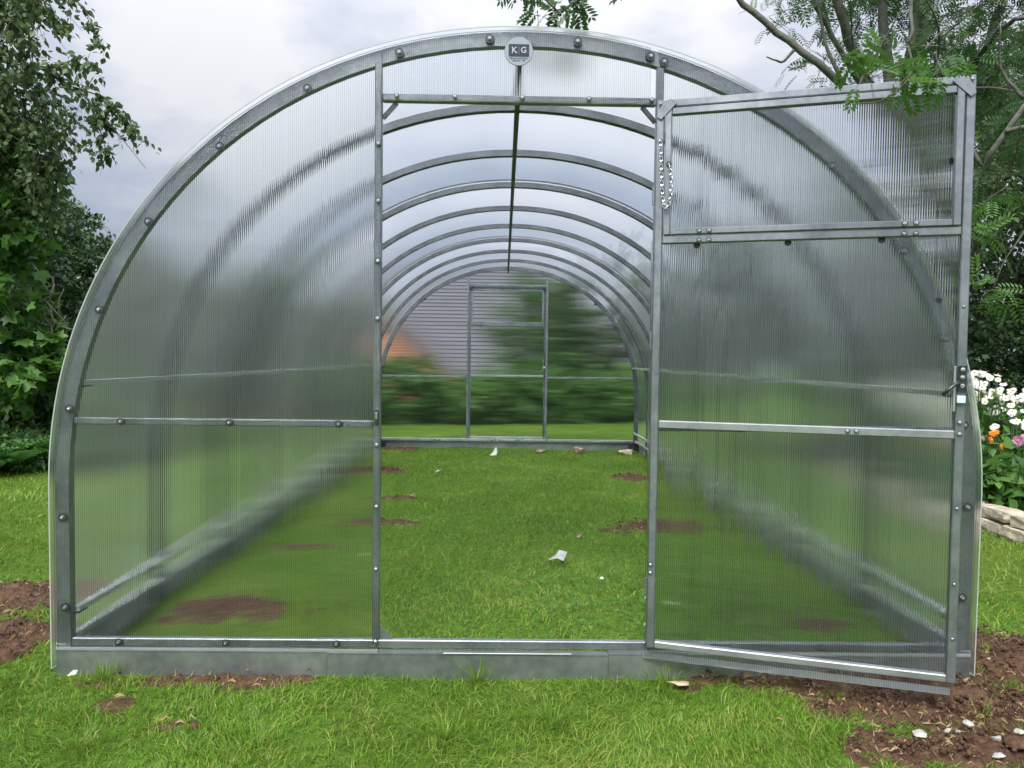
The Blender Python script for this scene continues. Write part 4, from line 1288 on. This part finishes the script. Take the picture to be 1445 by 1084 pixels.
def rock_mesh(sx, sy, sz, seed, rough=.12, sub=2):
    import bmesh as _bm
    r = np.random.default_rng(seed)
    bm = _bm.new(); _bm.ops.create_cube(bm, size=1)
    _bm.ops.subdivide_edges(bm, edges=bm.edges[:], cuts=sub, use_grid_fill=True)
    for v in bm.verts:
        p = np.array(v.co)
        q = np.sign(p) * np.abs(p * 2) ** 1.0 / 2
        nrm = np.linalg.norm(p) + 1e-6
        q = q * (1 - .30 * np.clip(nrm / .866 - .62, 0, 1))
        q += r.normal(size=3) * rough * .35
        v.co = (q[0] * sx, q[1] * sy, q[2] * sz)
    me = bpy.data.meshes.new("stone"); bm.to_mesh(me); bm.free()
    return me
def pebble_mesh(sx, sy, sz, seed, rough=.16):
    import bmesh as _bm
    r = np.random.default_rng(seed)
    bm = _bm.new(); _bm.ops.create_icosphere(bm, subdivisions=3, radius=.5)
    co = np.array([v.co for v in bm.verts])
    k1 = r.normal(size=(11, 3)); k1 = unit(k1)
    for j in range(11):                       # knock flat facets off it
        dlim = r.uniform(.20, .38); dd = co @ k1[j]
        co -= np.clip(dd - dlim, 0, None)[:, None] * k1[j][None] * .85
    co *= (1 + rough * .8 * hnoise(co[:, 0] * 7 + seed, co[:, 1] * 7 + co[:, 2] * 5, seed))[:, None]
    for v, c in zip(bm.verts, co): v.co = (c[0] * sx, c[1] * sy, c[2] * sz)
    me = bpy.data.meshes.new("stone"); bm.to_mesh(me); bm.free()
    return me
wall = empty("stone_edging", (3.03, 2.2, 0), "low two-course edging wall of pale rough stones round the flower bed", "wall")
seg = np.linalg.norm(np.diff(bl, axis=0), axis=1); cum = np.concatenate([[0], np.cumsum(seg)])
k = 0
for course, (z0, hh, off) in enumerate(((-.01, .085, 0.0), (.078, .075, .14))):
    s_ = .02 + off
    while s_ < cum[-1] - .2:
        ln = rng.uniform(.22, .36)
        m_ = s_ + ln / 2
        x = np.interp(m_, cum, bl[:, 0]); y = np.interp(m_, cum, bl[:, 1])
        x2 = np.interp(m_ + .05, cum, bl[:, 0]); y2 = np.interp(m_ + .05, cum, bl[:, 1])
        me = rock_mesh(ln * .97, rng.uniform(.13, .17), hh * rng.uniform(.93, 1.0), 100 + k, .07)
        o = link("stone", me, stone_wall, wall)
        o.location = (x - 3.03 + .02 * course + rng.normal() * .006, y - 2.2, z0 + hh / 2)
        o.rotation_euler = (rng.normal() * .03, rng.normal() * .03, math.atan2(y2 - y, x2 - x) + rng.normal() * .05)
        s_ += ln; k += 1

# daisies and other flowers: each plant a thing
petal_white = simple("white_petals", (.80, .80, .78), .55, vary=.04)
petal_orange = simple("orange_petals", (.85, .22, .015), .5, vary=.1)
petal_pink = simple("pink_petals", (.62, .26, .48), .5, vary=.12)
disc_yellow = simple("yellow_flower_centre", (.65, .42, .03), .7, vary=.15)
stem_green = simple("green_stem", (.07, .15, .04), .6, vary=.2)
def flower_mesh(r, npet, wid, mat, disc_r, cup=.0, layers=1):
    b = MB()
    for l in range(layers):
        for i in range(npet):
            a = 2 * math.pi * (i + .5 * l) / npet + random.uniform(-.06, .06)
            rr = r * random.uniform(.9, 1.06) * (1 - .22 * l); ca, sa = math.cos(a), math.sin(a)
            w_ = wid
            def P(d, s, z): return (ca * d - sa * s, sa * d + ca * s, z + .004 * l)
            droopz = random.uniform(-.18, .08) + cup
            b.add([P(disc_r * .5, -w_ * .3, .001), P(disc_r * .5, w_ * .3, .001), P(rr * .6, w_ * .5, rr * (.04 + droopz * .4)), P(rr, w_ * .18, rr * droopz), P(rr, -w_ * .18, rr * droopz), P(rr * .6, -w_ * .5, rr * (.04 + droopz * .4))],
                  [(0, 1, 2, 5), (5, 2, 3, 4)], 0)
    b.disc((0, 0, -.003), (0, 0, 1), disc_r, disc_r * .6, .010 + .004 * layers, 10, 1)
    me = b.mesh("flower_head"); me.materials.append(mat); me.materials.append(disc_yellow)
    return me
DAISY = [flower_mesh(.0265, 15, .008, petal_white, .007) for _ in range(4)]
ORANGE = flower_mesh(.033, 14, .012, petal_orange, .010, .15, 3)
PINK = flower_mesh(.034, 16, .014, petal_pink, .006, .35, 4)
def flower_plant(name, label, x, y, heads, hm, spread, leafn, leafsz, lmat, tmpl, group, z0=.10, hspan=.12, face=(-.35, -.8, .6)):
    t = empty(name, (x, y, z0), label, "flowers", group)
    st = MB(); lv = []
    cs = []
    for i in range(heads if isinstance(heads, int) else len(heads)):
        if isinstance(heads, int):
            hx, hy, hz = rng.normal() * spread, rng.normal() * spread * .7, hm - abs(rng.normal()) * hspan
        else: hx, hy, hz = heads[i]
        bx_, by_ = hx * .35, hy * .35
        P = [Vector((bx_, by_, -.02)), Vector((hx * .7, hy * .7, hz * .5)), Vector((hx, hy, hz))]
        st.tube(P, [.0035, .003, .0022], 4, caps=False)
        me = random.choice(DAISY) if name == 'daisy_plant' else (ORANGE if name == 'marigold_plant' else PINK)
        o = bpy.data.objects.new("flower_head", me); C.objects.link(o); o.parent = t; o.location = (hx, hy, hz)
        d = Vector(face) + Vector(rng.normal(size=3) * .35)
        o.rotation_euler = d.normalized().to_track_quat('Z', 'Y').to_euler(); s = rng.uniform(.85, 1.15); o.scale = (s, s, s)
        for k_ in range(leafn):
            f_ = rng.uniform(.05, .85)
            cs.append(((bx_ + (hx - bx_) * f_) + rng.normal() * .03, (by_ + (hy - by_) * f_) + rng.normal() * .03, hz * f_))
    st.build("stem", stem_green, t, True)
    cs = np.array(cs)
    xx, yy, zz = frames(len(cs), .1, .55)
    v, f, tn = scatter(tmpl, cs, xx, yy, zz, leafsz * rng.uniform(.6, 1.3, len(cs)), np.clip(rng.normal(.5, .2, len(cs)), 0, 1))
    mesh_of("foliage", [(v, f, tn)], lmat, t)
    return t
dl = ["tall clump of white daisies nearest the open door", "clump of white daisies in the middle of the bed", "clump of white daisies toward the right edge of the picture",
      "white daisies at the back of the flower bed", "low white daisies at the front of the daisy clumps", "white daisies cut by the right edge of the picture"]
for (x, y, n_, hm, sp_), lab in zip(((3.42, 3.0, 44, .88, .13), (3.72, 3.15, 44, .80, .16), (3.98, 3.0, 40, .72, .17), (4.05, 3.5, 30, .74, .2), (3.62, 2.75, 20, .60, .16), (4.3, 2.9, 20, .62, .16)), dl):
    flower_plant("daisy_plant", lab, x, y, n_, hm, sp_, 14, .07, bush_leaf, T_SMALL, "white daisy plants", hspan=.15)
flower_plant("marigold_plant", "orange marigold-like flowers at the front of the bed beside the greenhouse", 3.25, 2.55, [(0.02, 0, .42), (.13, .03, .37), (.10, .08, .46), (-.05, .1, .36)], .4, .1, 18, .10, bush_leaf, T_OVATE, None)
flower_plant("dahlia_plant", "pink double flowers beside the orange ones", 3.43, 2.5, [(.0, 0, .43), (.06, .02, .44), (.12, .0, .41), (.04, .06, .40)], .4, .1, 20, .12, bush_leaf, T_OVATE, None)
for (x, y, s_, lab) in ((3.22, 2.35, .30, "broad-leaved green plant at the front of the bed below the orange flowers"), (3.50, 2.25, .30, "broad-leaved plant below the pink flowers behind the stone edging"), (3.8, 2.35, .34, "leafy plant in the bed at the right edge of the picture"),
                        (3.35, 3.3, .35, "leafy plant under the tallest daisies"), (3.75, 2.75, .32, "leafy green plant in the middle of the flower bed")):
    shrub("bed_plant", lab, (x, y, .10), [((x, y, .10 + s_ * .5), (s_ * .62, s_ * .6, s_ * .5))], 40, 9, .10, T_OVATE, .105, bush_leaf, "plant", "leafy plants in the flower bed", droop=.3, flat=.6, stems=12, shade=.5, bm=stem_green)

# ------------------------------------------------------------------ stones, clods and scraps on the ground
def thing_rock(x, y, sx, sy, sz, m_, name, lab, cat, seed, rz=0.0, grp=None, sink=.2):
    me = pebble_mesh(sx, sy, sz, seed)
    o = link(name, me, m_); o.location = (x, y, float(ground_z(x, y)) + sz * (.5 - sink * (.4 if m_ is stone_white else 1)) + (.02 if cat == 'stone' and y < 0 else .0)); o.rotation_euler = (rng.normal() * .1, rng.normal() * .1, rz)
    return tag(o, lab, cat, grp)
thing_rock(.784, 5.72, .20, .15, .12, stone_brown, "rock", "large brown rock at the back of the greenhouse floor, right of centre", "rock", 1, .2)
thing_rock(.363, 5.68, .14, .10, .075, stone_brown, "rock", "small flat brown rock near the middle of the back base", "rock", 2, .5)
thing_rock(1.30, 5.62, .22, .15, .09, simple("tan_stone", (.42, .33, .25), .8, vary=.3, scale=20, bump=.01), "rock", "tan flat rock in the far right corner of the greenhouse floor", "rock", 3, -.2)
thing_rock(-.74, 3.1, .08, .05, .03, stone_brown, "rock", "small tan rock on the thin soil scrape at left inside", "rock", 4)
thing_rock(1.02, 2.62, .05, .04, .045, soil_m, "clod", "small dark clod in the grass behind the red soil heap", "clod", 5)
thing_rock(.40, .90 + 1.0, .05, .04, .03, stone_brown, "clod", "small brown clod in the grass in the middle of the floor", "clod", 6)
for (x, y, a, b_, h_, lab) in ((1.108, -.385, .060, .034, .018, "flat white stone on the soil, leftmost of the pale stones at bottom right"), (1.312, -.417, .070, .036, .020, "largest white stone on the soil at the right edge of the foreground"),
                               (1.281, -.330, .045, .030, .022, "rounded white stone behind the largest pale stone"), (1.204, -.362, .030, .020, .016, "small white pebble in the middle of the pale stones"),
                               (1.232, -.366, .022, .016, .012, "tiny white pebble touching the small middle pebble"), (1.262, -.490, .050, .028, .016, "jagged white stone at the bottom right edge"), (1.40, -.375, .035, .03, .018, "white stone cut off by the right edge of the picture")):
    thing_rock(x, y, a, b_, h_, stone_white, "stone", lab, "stone", int(x * 1000), rng.uniform(-.5, .5), "pale stones on the soil")
for (x, y, a, b_, h_, lab) in ((1.66, .14, .12, .07, .035, "tan flat stone in the churned soil outside the right corner"), (1.80, .0, .13, .07, .035, "pinkish tan stone in the churned soil at right"), (1.58, .26, .10, .06, .03, "tan stone at the edge of the soil and lawn at right"),
                               (.519, -.087, .085, .03, .016, "flat pale pinkish stone in the grass below the open door"), (1.15, -.40, .05, .035, .03, "brown stone beside the leftmost white stone"), (1.24, -.43, .075, .05, .04, "brown clod in front of the small white pebbles"), (1.34, -.44, .09, .06, .04, "brown clod in front of the largest white stone")):
    thing_rock(x, y, a, b_, h_, soil_m if y < -.2 else simple("pinkish_stone", (.42, .31, .23), .8, vary=.3, scale=22, bump=.01), "stone", lab, "stone", int(abs(x) * 977), rng.uniform(-.4, .4))
# loose crumbs over the churned soil: nobody could count them
# dry straw and dead roots lying on the bare earth
def straw(n, x0, x1, y0, y1, seed):
    r = np.random.default_rng(seed)
    x = r.uniform(x0, x1, n); y = r.uniform(y0, y1, n); k = r.random(n) < soil_mask(x, y) * .9 + .02
    x, y = x[k], y[k]; n = len(x); a = r.normal(.3, 1.0, n); ln = r.uniform(.010, .038, n); w_ = r.uniform(.0005, .0012, n)
    V = np.zeros((n, 6, 3)); zb = ground_z(x, y) + .006 + r.uniform(0, .020, n)
    for j, t_ in enumerate((0, .5, 1)):
        bend = (t_ - .5) ** 2 * r.normal(0, 1, n) * ln
        for q in (0, 1):
            sg = 1 if q else -1
            V[:, j * 2 + q, 0] = x + np.cos(a) * ln * t_ - np.sin(a) * (bend + sg * w_)
            V[:, j * 2 + q, 1] = y + np.sin(a) * ln * t_ + np.cos(a) * (bend + sg * w_)
            V[:, j * 2 + q, 2] = zb + .012 * t_ * (1 - t_) * 4 * r.uniform(0, 1, n)
    tf = (np.array([(0, 2, 1), (1, 2, 3), (2, 4, 3), (3, 4, 5)])[None] + (np.arange(n) * 6)[:, None, None]).reshape(-1, 3)
    return V.reshape(-1, 3), tf, np.repeat(r.uniform(.78, 1, n), 6)
o = mesh_of("dry_straw", [straw(5200, .6, 2.3, -.6, .5, 91), straw(2400, -2.5, -.5, -.5, 1.0, 92), straw(2600, -1.5, 1.5, 1.0, 4.6, 93)], simple("dry_straw", (.27, .19, .10), .8, vary=.4, scale=40))
tag(o, "dry straw and dead roots lying on the bare earth", None, None, 'stuff')
crumb_pts = []
STONES = [(o_.location.x, o_.location.y) for o_ in sc.objects if o_.get('category') == 'stone']
r = np.random.default_rng(77)
SW = np.array([q[2] * q[3] * q[5] for q in SOIL]); SW /= SW.sum()
while len(crumb_pts) < 2600:
    s0 = SOIL[r.choice(len(SOIL), p=SW)] if r.random() < .45 else SOIL[13 + r.integers(0, 3)]
    x = s0[0] + r.normal() * s0[2] * .6; y = s0[1] + r.normal() * s0[3] * .6
    if soil_mask(np.array([x]), np.array([y]))[0] > .3 and min((x - q_[0]) ** 2 + (y - q_[1]) ** 2 for q_ in STONES) > .0016: crumb_pts.append((x, y, s0[5]))
cp = np.array(crumb_pts)
ico = np.array([(0, 0, 1), (.9, 0, .2), (.28, .85, .15), (-.73, .5, .25), (-.7, -.5, .2), (.3, -.85, .2), (0, 0, -.8)], float)
icf = np.array([(0, i, i % 5 + 1) for i in range(1, 6)] + [(6, i % 5 + 1, i) for i in range(1, 6)])
n = len(cp); sz = np.abs(r.normal(.0035, .003, n)) + .002
a = r.uniform(0, 6.28, n)
X_ = np.stack([np.cos(a), np.sin(a), r.normal(0, .3, n)], -1); X_ = unit(X_); Y_ = unit(np.cross([[0, 0, 1.0]], X_)); Z_ = np.cross(X_, Y_)
zz = ground_z(cp[:, 0], cp[:, 1]) + cp[:, 2] * .8 + .004
v, f, tn = scatter((ico, icf), np.stack([cp[:, 0], cp[:, 1], zz], -1), X_, Y_, Z_, sz, np.zeros(n))
o = mesh_of("soil_crumbs", [(v, f, tn)], soil_m); tag(o, "loose crumbs of earth over the churned soil", None, None, 'stuff')

def scrap(x, y, pts, z, lab, m_=plastic_scrap, rz=0):
    b = MB(); n = len(pts)
    top = [(px_, py_, pz_ + .0015) for px_, py_, pz_ in pts]; bot = [(px_, py_, pz_) for px_, py_, pz_ in pts]
    c = np.mean(np.array(pts), 0) + np.array([0, 0, .012])
    b.add(top + [tuple(c + [0, 0, .0015])] + bot + [tuple(c)], [(i, (i + 1) % n, n) for i in range(n)] + [((i + 1) % n + n + 1, i + n + 1, 2 * n + 1) for i in range(n)] + [(i, i + n + 1, (i + 1) % n + n + 1, (i + 1) % n) for i in range(n)])
    o = b.build("plastic_scrap", m_); o.scale = (.75, .75, .8); o.location = (x, y, z); o.rotation_euler = (0.15, 0, rz)
    return tag(o, lab, "scrap")
scrap(.235, 1.286, [(-.075, -.03, 0), (-.02, .02, .012), (.01, .07, .028), (.065, .06, .02), (.045, .0, .012), (.03, -.05, .004), (-.01, -.02, .01)], .028, "torn white plastic scrap on the grass in the middle of the greenhouse floor")
scrap(-.14, 5.12, [(-.06, -.03, 0), (-.03, .03, .02), (.03, .07, .10), (.045, .0, .05), (.03, -.04, .012)], .035, "upright white plastic scrap at the back of the greenhouse floor")
scrap(-.62, 4.0, [(-.03, -.02, 0), (.0, .03, .012), (.03, .0, .01)], .035, "tiny pale scrap at left toward the back of the greenhouse floor")
# a pale leaf at front left, yellowish dead leaves
scrap(-1.376, -.118, [(-.018, -.012, 0), (-.004, .016, .006), (.016, .012, .012), (.018, -.008, .006)], .040, "pale green fallen leaf on the grass at the front left", simple("pale_leaf", (.42, .55, .36), .5)).name = "fallen_leaf"

# white clover heads scattered on the floor lawn
CL = MB(); CL.disc((0, 0, 0), (0, 0, 1), .006, .010, .006, 10, 0); CL.disc((0, 0, .006), (0, 0, 1), .010, .004, .007, 10, 0); CL.tube([(0, 0, 0), (.002, .001, -.03)], .001, 4, 1)
clm = CL.mesh("clover_flower"); clm.materials.append(simple("clover_white", (.62, .62, .52), .6)); clm.materials.append(stem_green)
for (x, y, lab) in ((.40, .885, "white clover head nearest the white plastic scrap"), (.555, .62, "white clover head toward the right door post"), (.49, .32, "white clover head just inside the doorway at right"), (-.70, 1.25, "white clover head at left beyond the left post"), (.64, .56, "faint clover head close to the right door post")):
    o = bpy.data.objects.new("clover_flower", clm); C.objects.link(o); o.location = (x, y, .045); tag(o, lab, "flower", "clover heads in the floor lawn")
# clover leaves patch inside at right (darker, rounder)
nC = 2600
x = rng.normal(.62, .42, nC); y = rng.normal(.75, .5, nC)
k = (y > .05) & (x < 1.4) & (rng.random(nC) < .6 + .4 * hnoise(x * 5, y * 5, 71)) & (soil_mask(x, y) < .2)
x, y = x[k], y[k]; n = len(x)
CLV = tpl([(0, 0, 0)] + [(math.cos(a_) * r_, math.sin(a_) * r_, .1 * r_) for j in range(3) for a_, r_ in ((j * 2.094 - .75, .8), (j * 2.094 - .35, 1.0), (j * 2.094, .82), (j * 2.094 + .35, 1.0), (j * 2.094 + .75, .8))],
          [(0, 1 + j * 5 + q, 2 + j * 5 + q) for j in range(3) for q in range(4)])
nz_ = unit(np.stack([rng.normal(0, .35, n), rng.normal(0, .35, n) - .2, np.ones(n)], -1)); X_ = unit(np.cross(nz_, rng.normal(size=(n, 3)))); Y_ = np.cross(nz_, X_)
v, f, tn = scatter(CLV, np.stack([x, y, ground_z(x, y) + rng.uniform(.018, .042, n)], -1), X_, Y_, nz_, rng.uniform(.006, .011, n), np.clip(rng.normal(.45, .15, n), 0, 1))
clover_mat = leaf_mat("clover_leaf", (.03, .085, .010), (.055, .16, .014), (.09, .22, .02), .25, .5)
o = mesh_of("clover_patch", [(v, f, tn)], clover_mat); tag(o, "patch of dark green clover leaves in the floor lawn inside the doorway", "clover", None, 'stuff')

# ------------------------------------------------------------------ house behind
slate = simple("grey_slate", (.105, .105, .125), .75, vary=.35, scale=5, bump=.002)
def brick_mat():
    m, t, out = new_mat("orange_brick")
    co = t.add('ShaderNodeTexCoord').outputs['Object']
    mp = t.add('ShaderNodeMapping', ins={'Vector': co, 'Rotation': (R(90), 0, 0)})
    br = t.add('ShaderNodeTexBrick', ins={'Vector': mp.outputs[0], 'Color1': (.50, .19, .10, 1), 'Color2': (.40, .14, .075, 1), 'Mortar': (.45, .38, .32, 1), 'Scale': 1.0, 'Mortar Size': .008, 'Brick Width': .225, 'Row Height': .075})
    n_ = t.noise(co, 3, 4, .6)
    c_ = t.mix(t.math('MULTIPLY', n_, .4), br.outputs['Color'], (.34, .13, .07))
    p = t.add('ShaderNodeBsdfPrincipled', ins={'Base Color': c_, 'Roughness': .85})
    t.l.new(p.outputs[0], out.inputs[0]); return m
house = empty("house", (-3.5, 19, -1.7), "house with grey slate roof and orange brick gable seen through the back wall", "house")
H0 = Vector((-3.5, 19, -1.7))
def hb(name, mat, fn):
    b = MB(); fn(b); b.v = [(x - H0.x, y - H0.y, z - H0.z) for x, y, z in b.v]; return b.build(name, mat, house)
bm_ = brick_mat()
hb("wall", bm_, lambda b: b.box(-9.5, 1.2, 17.3, 23.5, -1.7, .60))
# brick gable wing in front of the main roof
def wing(b):
    y0, y1 = 16.3, 18.5
    pr = [(-7.6, -1.7), (-1.62, -1.7), (-1.62, .60), (-4.6, 3.22), (-7.6, .60)]
    n = len(pr)
    b.add([(x, y0, z) for x, z in pr] + [(x, y1, z) for x, z in pr], [tuple(range(n)), tuple(range(n, 2 * n))[::-1]] + [(i, i + n, (i + 1) % n + n, (i + 1) % n) for i in range(n)])
hb("gable_wall", bm_, wing)
hb("barge_board", simple("grey_brown_bargeboard", (.16, .12, .11), .7), lambda b: (b.bar((-4.6, 16.2, 3.36), (-1.35, 16.2, .50), .16, .26, (0, 0, 1)), b.bar((-4.6, 16.2, 3.36), (-7.85, 16.2, .50), .16, .26, (0, 0, 1))))
hb("wing_roof", slate, lambda b: (b.bar((-4.6, 18.2, 3.50), (-1.25, 18.2, .56), 3.8, .07, (0, 0, 1)), b.bar((-4.6, 18.2, 3.50), (-7.95, 18.2, .56), 3.8, .07, (0, 0, 1))))
roof_o = hb("roof", slate, lambda b: b.add([(-9.8, 17.0, .45), (1.5, 17.0, .45), (1.5, 21.0, 4.55), (-9.8, 21.0, 4.55), (1.5, 25.0, .45), (-9.8, 25.0, .45), ], [(0, 1, 2, 3), (3, 2, 4, 5), (0, 3, 5), (1, 4, 2)]))
ncourse = 36
for i in range(ncourse):
    f0 = i / ncourse; y = 17.0 + 4.0 * f0; z = .45 + 4.1 * f0; f1 = (i + 1.25) / ncourse
    y2 = 17.0 + 4.0 * f1; z2 = .45 + 4.1 * f1
    nrm = Vector((0, -4.1, 4.0)).normalized()
    b = MB()
    o1 = nrm * .035; o2 = nrm * .006
    xs = np.arange(-9.8, 1.5, .6)
    vs = []
    p = [(y + o1.y, z + o1.z), (y2 + o2.y, z2 + o2.z), (y + nrm.y * .002, z + nrm.z * .002)]
    b.add([(-9.8, *p[0]), (1.5, *p[0]), (1.5, *p[1]), (-9.8, *p[1]), (-9.8, *p[2]), (1.5, *p[2])], [(0, 1, 2, 3), (4, 5, 1, 0), (0, 3, 4), (1, 5, 2)])
    b.v = [(x - H0.x, yy_ - H0.y, zz_ - H0.z) for x, yy_, zz_ in b.v]
    o = b.build("slate_course", slate, roof_o)

tri = sum(len(o_.data.polygons) for o_ in sc.objects if o_.type == 'MESH')
print("polys", tri, "objects", len(sc.objects))
